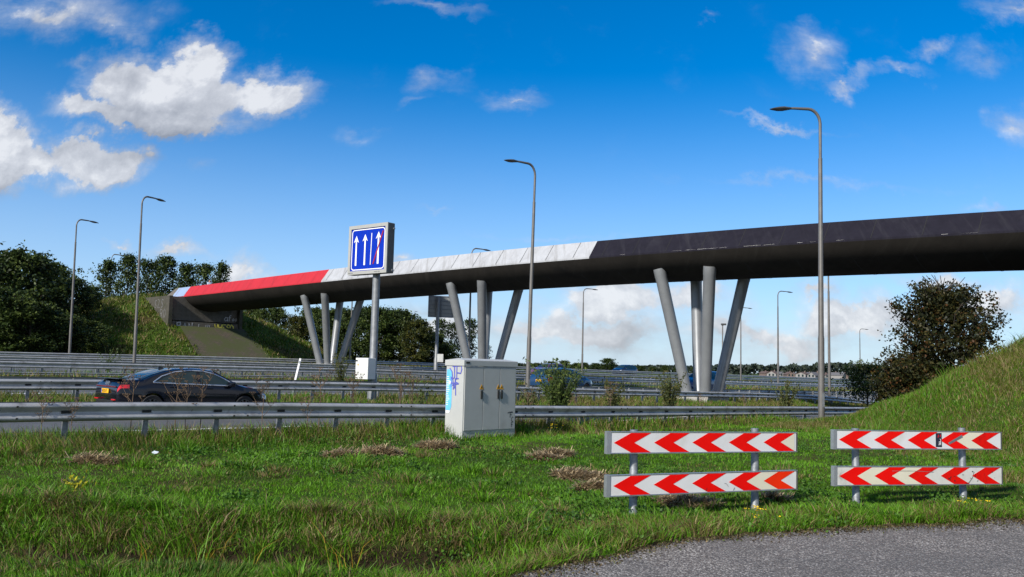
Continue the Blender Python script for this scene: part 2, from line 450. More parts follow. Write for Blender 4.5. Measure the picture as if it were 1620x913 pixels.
def brick_mat():
    m = bpy.data.materials.new('slope_pavers')
    m.use_nodes = True
    m.node_tree.nodes.clear()
    T = NT(m.node_tree)
    tcn = T.n('ShaderNodeTexCoord').outputs['UV']
    b = T.n('ShaderNodeTexBrick')
    T.put(b.inputs['Vector'], tcn)
    b.inputs['Scale'].default_value = 1.0
    b.inputs['Brick Width'].default_value = 0.5
    b.inputs['Row Height'].default_value = 0.28
    b.inputs['Mortar Size'].default_value = 0.03
    b.inputs['Color1'].default_value = (0.085, 0.063, 0.046, 1)
    b.inputs['Color2'].default_value = (0.062, 0.048, 0.036, 1)
    b.inputs['Mortar'].default_value = (0.035, 0.035, 0.018, 1)
    c = T.mix(T.smooth(T.noise(tcn, 0.5, 6, 0.7), 0.36, 0.56), b.outputs[0], (0.048, 0.056, 0.015, 1))
    p = T.n('ShaderNodeBsdfPrincipled')
    T.put(p.inputs['Base Color'], c)
    p.inputs['Roughness'].default_value = 0.95
    o = T.n('ShaderNodeOutputMaterial')
    m.node_tree.links.new(p.outputs[0], o.inputs[0])
    return m
M['brick'] = brick_mat()

def water_mat():
    m = bpy.data.materials.new('ditch_water')
    m.use_nodes = True
    m.node_tree.nodes.clear()
    T = NT(m.node_tree)
    tcn = T.n('ShaderNodeTexCoord').outputs['Object']
    c = T.mix(T.smooth(T.noise(tcn, 3.0, 6, 0.7), 0.45, 0.6), (0.012, 0.012, 0.006, 1), (0.075, 0.10, 0.012, 1))
    p = T.n('ShaderNodeBsdfPrincipled')
    T.put(p.inputs['Base Color'], c)
    p.inputs['Roughness'].default_value = 0.15
    o = T.n('ShaderNodeOutputMaterial')
    m.node_tree.links.new(p.outputs[0], o.inputs[0])
    return m
M['water'] = water_mat()

# ------------------------------------------------------------------ object helpers
def tag(o, label=None, cat=None, group=None, kind=None):
    if label: o['label'] = label
    if cat: o['category'] = cat
    if group: o['group'] = group
    if kind: o['kind'] = kind
    return o
def empty(name, loc=(0, 0, 0), rz=0.0, label=None, cat=None, group=None):
    o = bpy.data.objects.new(name, None)
    o.empty_display_size = 0.3
    o.location = loc
    o.rotation_euler = (0, 0, rz)
    C.objects.link(o)
    return tag(o, label, cat, group)
def link(name, me, mats, parent=None, smooth=None):
    for mm in (mats if isinstance(mats, (list, tuple)) else [mats]):
        me.materials.append(mm)
    o = bpy.data.objects.new(name, me)
    C.objects.link(o)
    if parent is not None:
        o.parent = parent
    if smooth is not None:
        me.shade_smooth()
        if smooth < 179:
            me.set_sharp_from_angle(angle=rad(smooth))
    return o
def copy_tree(o, parent=None):
    c = o.copy()
    C.objects.link(c)
    if parent is not None:
        c.parent = parent
    for ch in list(o.children):
        copy_tree(ch, c)
    return c

class MB:
    """collects faces for ONE mesh object"""
    def __init__(s):
        s.v = []; s.f = []; s.mi = []
    def add(s, vs, fs, mi=0):
        b = len(s.v)
        s.v += [tuple(p) for p in vs]
        s.f += [tuple(i + b for i in f) for f in fs]
        s.mi += [mi] * len(fs)
    def box(s, lo, hi, mi=0, xf=None):
        x0, y0, z0 = lo; x1, y1, z1 = hi
        vs = [Vector(p) for p in ((x0, y0, z0), (x1, y0, z0), (x1, y1, z0), (x0, y1, z0), (x0, y0, z1), (x1, y0, z1), (x1, y1, z1), (x0, y1, z1))]
        if xf is not None:
            vs = [xf @ p for p in vs]
        s.add(vs, [(0, 3, 2, 1), (4, 5, 6, 7), (0, 1, 5, 4), (1, 2, 6, 5), (2, 3, 7, 6), (3, 0, 4, 7)], mi)
    def bbox(s, lo, hi, bev=0.01, mi=0, xf=None):
        """box with chamfered edges"""
        bm = bmesh.new()
        bmesh.ops.create_cube(bm, size=1.0)
        for v in bm.verts:
            v.co = Vector([lo[i] + (v.co[i] + 0.5) * (hi[i] - lo[i]) for i in range(3)])
        bmesh.ops.bevel(bm, geom=bm.edges[:], offset=bev, segments=2, affect='EDGES', profile=0.6)
        bm.verts.index_update()
        vs = [xf @ v.co if xf is not None else v.co.copy() for v in bm.verts]
        s.add(vs, [tuple(v.index for v in f.verts) for f in bm.faces], mi)
        bm.free()
    def tube(s, pts, rs, seg=12, mi=0, cap=True):
        pts = [Vector(p) for p in pts]
        n = len(pts)
        rings = []
        prev = None
        for i, p in enumerate(pts):
            t = (pts[min(i + 1, n - 1)] - pts[max(i - 1, 0)])
            t = t.normalized() if t.length > 1e-9 else Vector((0, 0, 1))
            if prev is None:
                ref = Vector((1, 0, 0)) if abs(t.x) < 0.8 else Vector((0, 1, 0))
                e1 = (ref - t * ref.dot(t)).normalized()
            else:
                e1 = (prev - t * prev.dot(t)).normalized()
            prev = e1
            e2 = t.cross(e1)
            r = rs[i] if hasattr(rs, '__len__') else rs
            rings.append([p + (e1 * math.cos(2 * math.pi * k / seg) + e2 * math.sin(2 * math.pi * k / seg)) * r for k in range(seg)])
        vs = [q for rg in rings for q in rg]
        fs = []
        for i in range(n - 1):
            for k in range(seg):
                k2 = (k + 1) % seg
                fs.append((i * seg + k, i * seg + k2, (i + 1) * seg + k2, (i + 1) * seg + k))
        if cap:
            fs.append(tuple(reversed(range(seg))))
            fs.append(tuple(range((n - 1) * seg, n * seg)))
        s.add(vs, fs, mi)
    def prism(s, poly, h0, h1, fr, mi=0):
        """closed polygon in the (ex, ey) plane of frame fr=(o, ex, ey, ez), from height h0 to h1 along ez"""
        o, ex, ey, ez = fr
        n = len(poly)
        vs = [o + ex * p[0] + ey * p[1] + ez * h0 for p in poly] + [o + ex * p[0] + ey * p[1] + ez * h1 for p in poly]
        fs = [tuple(reversed(range(n))), tuple(range(n, 2 * n))]
        fs += [(i, (i + 1) % n, n + (i + 1) % n, n + i) for i in range(n)]
        s.add(vs, fs, mi)
    def ribbon(s, pts, w, h, fr, mi=0):
        """painted stroke: a thin strip following 2-D points in frame fr"""
        o, ex, ey, ez = fr
        pts = [Vector((p[0], p[1])) for p in pts]
        L = []; R = []
        for i, p in enumerate(pts):
            t = (pts[min(i + 1, len(pts) - 1)] - pts[max(i - 1, 0)])
            t = t.normalized() if t.length > 1e-9 else Vector((1, 0))
            nn = Vector((-t.y, t.x)) * w / 2
            L.append(p + nn); R.append(p - nn)
        vs = [o + ex * q.x + ey * q.y + ez * h for q in L] + [o + ex * q.x + ey * q.y + ez * h for q in R]
        n = len(pts)
        s.add(vs, [(i, n + i, n + i + 1, i + 1) for i in range(n - 1)], mi)
    def build(s, name, mats, parent=None, smooth=None):
        me = bpy.data.meshes.new(name)
        me.from_pydata(s.v, [], s.f)
        if len(set(s.mi)) > 1:
            me.polygons.foreach_set('material_index', s.mi)
        bm = bmesh.new(); bm.from_mesh(me)
        bmesh.ops.recalc_face_normals(bm, faces=bm.faces)
        bm.to_mesh(me); bm.free()
        me.update()
        return link(name, me, mats, parent, smooth)

def np_mesh(name, verts, loops, starts, totals, attrs=None):
    me = bpy.data.meshes.new(name)
    me.vertices.add(len(verts)); me.vertices.foreach_set('co', np.ascontiguousarray(verts, dtype=np.float32).ravel())
    me.loops.add(len(loops)); me.loops.foreach_set('vertex_index', np.ascontiguousarray(loops, dtype=np.int32))
    me.polygons.add(len(starts)); me.polygons.foreach_set('loop_start', np.ascontiguousarray(starts, dtype=np.int32))
    try:
        me.polygons.foreach_set('loop_total', np.ascontiguousarray(totals, dtype=np.int32))
    except Exception:
        pass
    for an, typ, dat in (attrs or []):
        a_ = me.attributes.new(an, typ, 'POINT')
        a_.data.foreach_set('color' if typ == 'FLOAT_COLOR' else 'value', np.ascontiguousarray(dat, dtype=np.float32).ravel())
    me.update(calc_edges=True)
    return me

def blades_mesh(name, P, H, Wd, az, lean, col, rng):
    """P (N,3) roots, heights, widths, azimuth of lean, lean fraction, colours (N,3)"""
    N = len(P)
    dirx, diry = np.cos(az), np.sin(az)
    fa = rng.uniform(0, 2 * np.pi, N)
    sxv, syv = np.cos(fa), np.sin(fa)
    def pt(t, side):
        off = lean * H * t ** 2
        zz = H * t * np.sqrt(np.maximum(0.05, 1 - (lean * t * 0.75) ** 2))
        w = Wd * (1 - t * 0.55) * side * 0.5
        return np.stack([P[:, 0] + dirx * off + sxv * w, P[:, 1] + diry * off + syv * w, P[:, 2] + zz - 0.02], 1)
    V = np.stack([pt(0, -1), pt(0, 1), pt(0.55, -1), pt(0.55, 1), pt(1.0, 0)], 1).reshape(-1, 3)
    base = (np.arange(N) * 5)[:, None]
    loops = (base + np.array([0, 1, 3, 2, 2, 3, 4])[None, :]).ravel()
    starts = ((np.arange(N) * 7)[:, None] + np.array([0, 4])[None, :]).ravel()
    totals = np.tile([4, 3], N)
    c4 = np.concatenate([col, np.ones((N, 1))], 1)
    c4 = np.repeat(c4, 5, axis=0)
    return np_mesh(name, V, loops, starts, totals, [('col', 'FLOAT_COLOR', c4)])

def leaves_mesh(name, P, size, rng, tint, upbias=0.0, aspect=0.6):
    N = len(P)
    d = rng.normal(size=(N, 3)); d /= np.linalg.norm(d, axis=1)[:, None]
    e = rng.normal(size=(N, 3)); e[:, 2] *= 0.6
    e -= d * (e * d).sum(1)[:, None]; e /= np.linalg.norm(e, axis=1)[:, None]
    L = (size * rng.uniform(0.6, 1.3, N))[:, None]
    nrm = np.cross(d, e)
    V = np.stack([P - d * L * 0.5, P + e * L * aspect * 0.5 + nrm * L * 0.10, P + d * L * 0.55, P - e * L * aspect * 0.5 + nrm * L * 0.10], 1).reshape(-1, 3)
    loops = np.arange(N * 4)
    starts = np.arange(N) * 4
    return np_mesh(name, V, loops, starts, np.full(N, 4), [('tint', 'FLOAT', np.repeat(tint, 4))])

def vnoise(x, y, s, seed=0):
    """cheap smooth value noise for scattering"""
    x = np.asarray(x) * s + seed * 17.3; y = np.asarray(y) * s + seed * 9.1
    xi, yi = np.floor(x), np.floor(y); fx, fy = x - xi, y - yi
    fx = fx * fx * (3 - 2 * fx); fy = fy * fy * (3 - 2 * fy)
    def h(i, j):
        v = np.sin(i * 127.1 + j * 311.7 + seed * 74.7) * 43758.5453
        return v - np.floor(v)
    return (h(xi, yi) * (1 - fx) + h(xi + 1, yi) * fx) * (1 - fy) + (h(xi, yi + 1) * (1 - fx) + h(xi + 1, yi + 1) * fx) * fy

# ------------------------------------------------------------------ guardrail lines (offset across the motorway, top edge sighted)
RAILS = {
    'near': (15.4, [(0, 637), (140, 636), (440, 637), (700, 640), (810, 642.5), (1000, 643), (1100, 643), (1300, 643.5), (1380, 645)], -6, 45),
    'median_front': (27.0, [(0, 600), (150, 600.5), (450, 603), (640, 607), (850, 613), (1110, 619.6), (1230, 622), (1300, 626), (1350, 631), (1405, 638)], -4, 82),
    'median_back': (29.5, [(0, 595), (300, 598), (650, 604), (830, 609.5), (1110, 615), (1150, 616), (1300, 618), (1430, 624)], -4, 90),
    'centre_front': (46.3, [(0, 571), (300, 577.5), (400, 580), (690, 586.5), (860, 595), (940, 597.4), (1110, 602), (1150, 604), (1300, 608), (1430, 611)], 0, 130),
    'centre_back': (48.6, [(0, 569.5), (300, 575.5), (690, 584.5), (860, 593), (1110, 600), (1300, 606), (1430, 609)], 0, 130),
    'far_front': (66.5, [(100, 566), (220, 567.5), (420, 573), (690, 581), (920, 589.5), (1000, 593), (1110, 595.5), (1300, 602), (1430, 606)], 6, 210),
    'far_back': (70.0, [(0, 557), (220, 561), (420, 566), (690, 574), (920, 584.4), (1000, 587), (1110, 591), (1300, 598), (1430, 603)], 4, 230),
}
class Line:
    def __init__(s, n, sights):
        pts = sorted(onn(px, py, n) for px, py in sights)
        s.n = n
        aa = np.array([p[0] for p in pts]); zz = np.array([p[1] for p in pts])
        g = np.linspace(aa[0] - 8, aa[-1] + 8, 400)
        zi = np.interp(g, aa, zz)
        k = 25
        zi = np.convolve(np.pad(zi, k, mode='edge'), np.ones(2 * k + 1) / (2 * k + 1), 'valid')
        s.g, s.zi = g, zi
        s.a0, s.a1 = aa[0], aa[-1]
    def z(s, a):
        return np.interp(a, s.g, s.zi)
LINES = {k: Line(v[0], v[1]) for k, v in RAILS.items()}
RAIL_H = 0.75

# ------------------------------------------------------------------ terrain height
AX = 44.5                                  # the bridge axis: a = AX, running across the motorway
cp = []
for k, L in LINES.items():
    lo, hi = RAILS[k][2], RAILS[k][3]
    for a in np.linspace(lo, hi, 9):
        p = AN(a, L.n)
        cp.append((p.x, p.y, float(L.z(a)) - RAIL_H))
for (x, y, z) in [(-6, 10, -0.02), (-3, 10, -0.05), (0, 10, -0.08), (1.6, 10.3, -0.13), (3.3, 11, -0.15), (5, 11.7, -0.13), (7.3, 12.5, -0.12), (-9, 10, 0.02), (-14, 9, 0.05),
                  (-5, 13, 0.04), (-2, 14, 0.0), (1, 15, 0.0), (4, 17, 0.0), (-1.2, 18.6, 0.06), (3, 20, 0.02), (7, 24, 0.03), (10.5, 29.0, 0.12), (8, 16, 0.0), (12, 18, 0), (0, 7, -0.2), (-5, 7, -0.2), (5, 8, -0.2),
                  (0, 2, -0.2), (-6, 2, -0.2), (8, 2, -0.2), (0, -12, -0.2), (-20, -10, -0.2), (20, -10, -0.2), (25, 10, -0.2), (45, 12, -0.2), (20, 30, -0.1), (-30, 10, 0.0),
                  (-120, 120, 0.9), (-60, 100, 1.0), (0, 150, 0.9), (60, 170, 0.6), (120, 160, 0.2), (-250, 260, 0.8), (0, 350, 0.5), (300, 300, 0.3), (-300, 60, 0.6), (300, 60, 0.0), (0, -200, 0), (0, 900, 0.4), (800, 700, 0.2), (-800, 700, 0.5)]:
    cp.append((x, y, z))
cp = np.array(cp)
def _phi(r2):
    return np.sqrt(r2 + 4.0)
_A = _phi((cp[:, None, 0] - cp[None, :, 0]) ** 2 + (cp[:, None, 1] - cp[None, :, 1]) ** 2)
_n = len(cp)
_S = np.zeros((_n + 1, _n + 1)); _S[:_n, :_n] = _A - 0.8 * np.eye(_n); _S[:_n, _n] = 1; _S[_n, :_n] = 1
_w = np.linalg.solve(_S, np.concatenate([cp[:, 2], [0]]))
def sstep(x, a, b):
    t = np.clip((np.asarray(x, float) - a) / (b - a), 0, 1)
    return t * t * (3 - 2 * t)
DITCH_Y = 8.5
def ground_z(x, y):
    x = np.atleast_1d(np.asarray(x, float)); y = np.atleast_1d(np.asarray(y, float))
    sh = x.shape
    xf, yf = x.ravel(), y.ravel()
    z = np.empty(len(xf))
    for i in range(0, len(xf), 20000):
        sl = slice(i, i + 20000)
        r2 = (xf[sl, None] - cp[None, :, 0]) ** 2 + (yf[sl, None] - cp[None, :, 1]) ** 2
        z[sl] = _phi(r2) @ _w[:_n] + _w[_n]
    z = np.clip(z, -1.3, 2.0)
    # ditch in the left foreground
    d = np.abs(yf - (DITCH_Y + 0.10 * np.sin(xf * 0.9) + 0.05 * np.sin(xf * 2.3)))
    z = z - 0.40 * (1 - sstep(d, 0.25, 1.15)) * (1 - sstep(xf, -1.2, 1.0))
    nrd = K * (yf - xf)
    z = z - 0.22 * sstep(nrd, 16.6, 18.4) * (1 - sstep(nrd, 25.2, 26.8)) * (1 - sstep(K * (xf + yf), 22, 34))
    arl = K * (xf + yf)
    z = z + 0.15 * sstep(nrd, 14.5, 15.2) * (1 - sstep(nrd, 15.8, 17.2)) * sstep(arl, 8.5, 13.5) * (1 - sstep(arl, 26, 34))
    # hummocks
    near = 1 - sstep(yf, 26, 40)
    z = z + near * 0.07 * (vnoise(xf, yf, 1.1, 1) - 0.5) + near * 0.04 * (vnoise(xf, yf, 2.7, 2) - 0.5)
    # bank on the right
    r = np.clip((xf - 10.4) / 9.5, 0, 1)
    prof = 6.7 * (r - 0.30 * r * r * 0.6) * sstep(r, -0.05, 0.22)
    across = sstep(yf, 14.0 + 0.0 * xf, 22.0) * (1 - sstep(yf, 23.5, 33.0))
    z = z + prof * across + across * sstep(r, 0.0, 0.25) * (0.34 * (vnoise(xf, yf, 0.45, 91) - 0.5) + 0.20 * (vnoise(xf, yf, 1.3, 92) - 0.5))
    # embankment carrying the far end of the bridge
    a = K * (xf + yf); n = K * (yf - xf)
    da = np.maximum(np.abs(a - AX) - 4.0, 0); dn = np.maximum(100.0 - n, 0)
    dd = np.sqrt((da * np.where(a > AX, 0.43, 0.48)) ** 2 + (dn * 0.535) ** 2)
    hill = 9.0 - dd
    z = np.where((n > 71.5), np.maximum(z, np.where(hill > z, hill, z)), z)
    return z.reshape(sh)
def gz(x, y):
    return float(ground_z(x, y)[0])

def axis(parts):
    out = [parts[0][0]]
    for (lo, hi, st) in parts:
        n_ = max(1, int(round((hi - lo) / st)))
        out += list(np.linspace(lo, hi, n_ + 1)[1:])
    return np.array(out)
gxs = axis([(-6000, -1500, 1500), (-1500, -400, 180), (-400, -120, 20), (-120, -70, 2.5), (-70, -12, 1.0), (-12, 13, 0.25), (13, 26, 0.5), (26, 90, 1.6), (90, 400, 22), (400, 1500, 180), (1500, 6000, 1500)])
gys = axis([(-300, -40, 40), (-40, 4, 4), (4, 14, 0.2), (14, 36, 0.5), (36, 130, 1.2), (130, 260, 8), (260, 1500, 120), (1500, 9000, 1500)])
GX, GY = np.meshgrid(gxs, gys)
GZ = ground_z(GX, GY)
nx, ny = len(gxs), len(gys)
gv = np.stack([GX.ravel(), GY.ravel(), GZ.ravel()], 1)
ii, jj = np.meshgrid(np.arange(nx - 1), np.arange(ny - 1))
q0 = (jj * nx + ii).ravel()
gl = np.stack([q0, q0 + 1, q0 + nx + 1, q0 + nx], 1).ravel()
me = np_mesh('ground', gv, gl, np.arange(len(q0)) * 4, np.full(len(q0), 4))
tag(link('ground', me, M['ground'], None, 180), kind='structure')

def strip(name, n0, n1, a0, a1, lift, material, da=1.0, dn=0.8):
    aa = np.linspace(a0, a1, max(2, int((a1 - a0) / da))); nn = np.linspace(n0, n1, max(2, int((n1 - n0) / dn) + 1))
    A_, N_ = np.meshgrid(aa, nn)
    X_, Y_ = K * (A_ - N_), K * (A_ + N_)
    Z_ = ground_z(X_, Y_) + lift
    w_ = len(aa)
    i_, j_ = np.meshgrid(np.arange(w_ - 1), np.arange(len(nn) - 1))
    q = (j_ * w_ + i_).ravel()
    me_ = np_mesh(name, np.stack([X_.ravel(), Y_.ravel(), Z_.ravel()], 1), np.stack([q, q + 1, q + w_ + 1, q + w_], 1).ravel(), np.arange(len(q)) * 4, np.full(len(q), 4))
    return tag(link(name, me_, material, None, 180), kind='structure')
strip('slip_road', 17.2, 24.9, -8, 60, 0.05, M['road'])
strip('near_carriageway', 31.0, 44.6, -8, 140, 0.05, M['road'], 1.5, 1.2)
strip('far_carriageway', 50.2, 64.6, -5, 220, 0.06, M['road'], 2.0, 1.5)
strip('outer_carriageway', 72.0, 79.0, 58, 240, 0.07, M['road'], 2.0, 1.5)
for nm, n0, a0, a1, wd in (('road_marking', 20.3, -8, 60, 0.17), ('road_marking', 24.3, -8, 60, 0.15), ('road_marking', 31.9, -8, 130, 0.15), ('road_marking', 43.6, -8, 130, 0.15),
                       ('road_marking', 51.2, -5, 200, 0.15), ('road_marking', 63.6, -5, 200, 0.15)):
    strip(nm, n0, n0 + wd, a0, a1, 0.068, M['line'], 1.0, 1.0)
for n0 in (35.8, 39.7, 55.4, 59.5):
    for k in range(14):
        strip('lane_dash', n0, n0 + 0.15, k * 9.0, k * 9.0 + 3.0, 0.07, M['line'], 1.0, 1.0)

# asphalt lane in the bottom right corner
EDGE = [onz(px, py, -0.19) for px, py in ((800, 921), (830, 913), (915, 895), (1000, 879), (1090, 863), (1180, 852), (1300, 842), (1450, 836), (1620, 832), (1900, 822), (2600, 812))]
ex_ = np.array([-6.0, -1.5] + [p.x for p in EDGE] + [60.0]); ey_ = np.array([1.0, 5.6] + [p.y for p in EDGE] + [24.0])
def road_edge(x):
    return np.interp(x, ex_, ey_)
xs_ = axis([(-6, 14, 0.06), (14, 40, 2.0)])
lv = []
for x in xs_:
    e = float(road_edge(x)) + 0.035 * math.sin(x * 5.1) + 0.03 * math.sin(x * 12.7 + 1) + 0.05 * (float(vnoise(x, 0.0, 3.1, 7)) - 0.5)
    for t in (0.0, 0.03, 0.2, 0.5, 1.0):
        y = e + (-10 - e) * t
        lv.append((x, y))
lv = np.array(lv)
lz = ground_z(lv[:, 0], lv[:, 1]) * 0.3 - 0.19 * 0.7 + 0.03
lz = np.maximum(np.maximum(lz, -0.165), ground_z(lv[:, 0], lv[:, 1]) * (lv[:, 0] > -20) + 0.015)
q = []
for i in range(len(xs_) - 1):
    for t in range(4):
        q += [i * 5 + t, i * 5 + t + 1, (i + 1) * 5 + t + 1, (i + 1) * 5 + t]
me = np_mesh('asphalt_lane', np.column_stack([lv, lz]), q, np.arange(len(q) // 4) * 4, np.full(len(q) // 4, 4))
tag(link('asphalt_lane', me, M['asphalt'], None, 180), kind='structure')

# ditch water
wm = MB()
wm.add([(-14, DITCH_Y - 0.8, -0.47), (1.0, DITCH_Y - 0.8, -0.47), (1.0, DITCH_Y + 0.8, -0.47), (-14, DITCH_Y + 0.8, -0.47)], [(0, 1, 2, 3)])
tag(wm.build('ditch_water', M['water']), kind='structure')

# paved slope below the abutment
vs = []; uvs = []; fs = []
na, nn_ = 22, 26
for j in range(nn_):
    for i in range(na):
        n = 83.0 + (92.8 - 83.0) * j / (nn_ - 1)
        half = 4.9 - 0.9 * j / (nn_ - 1)
        a = AX - half * 0.9 + 2 * half * 0.95 * i / (na - 1)
        p = AN(a, n)
        vs.append((p.x, p.y, gz(p.x, p.y) + 0.12)); uvs.append((a, n))
for j in range(nn_ - 1):
    for i in range(na - 1):
        fs.append((j * na + i, j * na + i + 1, (j + 1) * na + i + 1, (j + 1) * na + i))
me = bpy.data.meshes.new('paved_slope'); me.from_pydata(vs, [], fs)
ul = me.uv_layers.new(name='UVMap')
for lp in me.loops:
    ul.data[lp.index].uv = uvs[lp.vertex_index]
tag(link('paved_slope', me, M['brick'], None, 180), kind='structure')

# ------------------------------------------------------------------ guardrails
def cluster(vals):
    return vals
def guardrail(key, label, face=-1, step=4.0 / 3, amin=None, amax=None, lower=False, back=False, slots=False):
    n, _, a0, a1 = RAILS[key]
    if amin is not None: a0 = amin
    if amax is not None: a1 = amax
    L = LINES[key]
    base = AN((a0 + a1) / 2, n, float(L.z((a0 + a1) / 2)) - RAIL_H)
    t = empty('guardrail', base, 0, label, 'guardrail', 'guardrails along the motorway')
    prof = [(0.00, 0.0), (0.02, 0.004), (0.075, 0.035), (0.083, 0.058), (0.075, 0.085), (0.018, 0.130), (0.012, 0.155), (0.018, 0.180), (0.075, 0.225), (0.083, 0.252), (0.075, 0.275), (0.02, 0.306), (0.0, 0.31)]
    prof = prof + [(d - 0.012, z) for d, z in reversed(prof)]
    def beam(fc, off, zlo, zsc, name):
        mb = MB()
        aa = np.arange(a0, a1 + 0.01, 2.0)
        vs = []
        m_ = len(prof)
        for a in aa:
            zt = float(L.z(a)) - 0.31 - zlo
            for d, z in prof:
                vs.append(AN(a, n + off + fc * d, zt + z * zsc) - base)
        fs = []
        for i in range(len(aa) - 1):
            for k in range(m_):
                k2 = (k + 1) % m_
                fs.append((i * m_ + k, i * m_ + k2, (i + 1) * m_ + k2, (i + 1) * m_ + k))
        fs.append(tuple(range(m_))); fs.append(tuple(reversed(range((len(aa) - 1) * m_, len(aa) * m_))))
        mb.add(vs, fs)
        if slots:
            a = a0 + 0.2
            k = 0
            while a < a1:
                zt = float(L.z(a)) - 0.31 - zlo
                for (da_, z0, z1) in ((0.16, 0.135, 0.178),):
                    lo = AN(a, n + off + fc * 0.025, zt + z0) - base
                    e = AN(da_, 0, 0)
                    u_ = AN(0, fc * 0.006, 0)
                    mb.add([lo, lo + e, lo + e + Vector((0, 0, z1 - z0)), lo + Vector((0, 0, z1 - z0)), lo + u_, lo + e + u_, lo + e + u_ + Vector((0, 0, z1 - z0)), lo + u_ + Vector((0, 0, z1 - z0))],
                           [(0, 1, 2, 3), (4, 5, 6, 7), (0, 1, 5, 4), (2, 3, 7, 6), (0, 3, 7, 4), (1, 2, 6, 5)], 1)
                if k % 3 == 1:       # splice: overlapping edge and bolt heads
                    for (dx_, zz_) in ((-0.12, 0.06), (-0.12, 0.25), (0.16, 0.06), (0.16, 0.25)):
                        c_ = AN(a + 0.5 + dx_, n + off + fc * 0.078, zt + zz_) - base
                        mb.tube([c_, c_ + AN(0, fc * 0.02, 0)], 0.016, 6, 1)
                a += 4.0 / 3
                k += 1
        return mb.build(name, [M['rail'], M['darkslot']], t, 50)
    beam(face, 0.0, 0.0, 1.0, 'beam')
    if back:
        beam(-face, -face * 0.30, 0.0, 1.0, 'back_beam')
    if lower:
        beam(face, -face * 0.02, 0.36, 0.55, 'lower_beam')
    a = a0 + 0.3
    cnt = 0
    while a < a1 and cnt < 100:
        p = AN(a, n - face * 0.07)
        zt = float(L.z(a))
        zb = min(gz(p.x, p.y), zt - 0.5) - 0.1
        mb = MB()
        # sigma post
        pr = [(-0.035, -0.05), (0.035, -0.05), (0.035, -0.043), (-0.028, -0.043), (-0.028, 0.043), (0.035, 0.043), (0.035, 0.05), (-0.035, 0.05)]
        o = AN(a, n - face * 0.07, 0) - Vector((base.x, base.y, base.z))
        mb.prism(pr, zb, zt - 0.04, (o, AN(1, 0, 0), AN(0, 1, 0), Vector((0, 0, 1))))
        if step < 2:
            mb.box((-0.04, -0.02, zt - 0.26), (0.04, 0.06 , zt - 0.10), 0, Matrix.Translation(o) @ Matrix.Rotation(math.pi / 4 + (math.pi if face < 0 else 0), 4, 'Z'))
        mb.build('post', M['galvdark'], t)
        a += step; cnt += 1
    return t
guardrail('near', 'nearest steel guardrail, running behind the grey cabinet and in front of the dark saloon car', slots=True, back=True)
guardrail('median_front', 'steel guardrail behind the dark saloon car, passing in front of the blue sign pole', amin=-2, amax=78, slots=True)
guardrail('median_back', 'steel guardrail passing just behind the blue lane sign pole and the nearest bridge piers', face=1, amin=0, amax=88)
guardrail('centre_front', 'double height guardrail in front of the middle group of bridge piers', amin=4, amax=128, lower=True, step=4.0 / 3)
guardrail('centre_back', 'guardrail directly behind the middle group of bridge piers', face=1, amin=6, amax=128, step=4.0 / 3)
guardrail('far_front', 'thin far guardrail in front of the farthest group of bridge piers', amin=8, amax=200, step=8.0 / 3)
guardrail('far_back', 'farthest guardrail, along the foot of the embankment below the graffiti abutment', amin=6, amax=225, step=8.0 / 3, face=-1)

# ------------------------------------------------------------------ bridge
HALF = 3.0
EDGE_A, TOP_A = AX - HALF, AX - HALF + 0.80
low_px = [(1620, 365), (1450, 372), (1300, 380), (1190, 388), (1070, 397), (930, 407), (800, 418), (720, 424), (615, 434), (505, 445), (400, 456), (275, 470)]
top_px = [(1620, 332), (1450, 342), (1300, 352), (1120, 367), (945, 382), (820, 393), (720, 403), (520, 427), (400, 441), (290, 455)]
keel_px = [(1620, 427), (1450, 432), (1290, 437), (1190, 440), (1000, 449), (830, 458), (700, 466), (620, 471), (560, 476), (480, 483), (400, 489)]
def prof_fit(pxs, a_, deg):
    pts = np.array([ona(px, py, a_) for px, py in pxs])
    co = np.polyfit(pts[:, 0] / 50, pts[:, 1], deg)
    lo_, hi_ = pts[:, 0].min(), pts[:, 0].max()
    def f(n):
        nn = min(max(n, lo_), hi_)
        z = np.polyval(co, nn / 50)
        if n < lo_:
            s_ = (np.polyval(co, (lo_ + 1) / 50) - np.polyval(co, lo_ / 50))
            z += s_ * (n - lo_)
        return float(z)
    return f
z_low, z_top, z_keel = prof_fit(low_px, EDGE_A, 3), prof_fit(top_px, TOP_A, 3), prof_fit(keel_px, AX, 3)
print('bridge', [(n, round(z_low(n), 2), round(z_top(n), 2), round(z_keel(n), 2)) for n in (0, 10, 28, 47, 68, 90)])
N_END = 94.5
N_START = -45.0
c_red = ona(521, 427, TOP_A)[0]; c_white = ona(945, 382, TOP_A)[0]; c_pale = ona(283, 456, TOP_A)[0]
bridge = empty('footbridge', AN(AX, 45, z_keel(45)), 0, 'long sloping footbridge with red, white and black painted side over the motorway', 'bridge')
bo = Vector(bridge.location)
def soff(t, n):                # t from -1 (near edge) to 1: rounded underside
    zl, zk = z_low(n) - 0.10, z_keel(n)
    c = math.sqrt(max(0.0, 1 - 0.86 * t * t)); c1 = math.sqrt(0.14)
    return zl - (zl - zk) * (c - c1) / (1 - c1)
ns = list(np.arange(N_START, N_END + 0.01, 1.0)) + [N_END]
mb = MB()
ts = [-1, -0.93, -0.8, -0.6, -0.4, -0.2, 0, 0.2, 0.4, 0.6, 0.8, 0.93, 1]
vs = [AN(AX + t * HALF, n, soff(t, n)) - bo for n in ns for t in ts]
w_ = len(ts)
fs = [(i * w_ + k, i * w_ + k + 1, (i + 1) * w_ + k + 1, (i + 1) * w_ + k) for i in range(len(ns) - 1) for k in range(w_ - 1)]
mb.add(vs, fs)
jn = N_START + 3
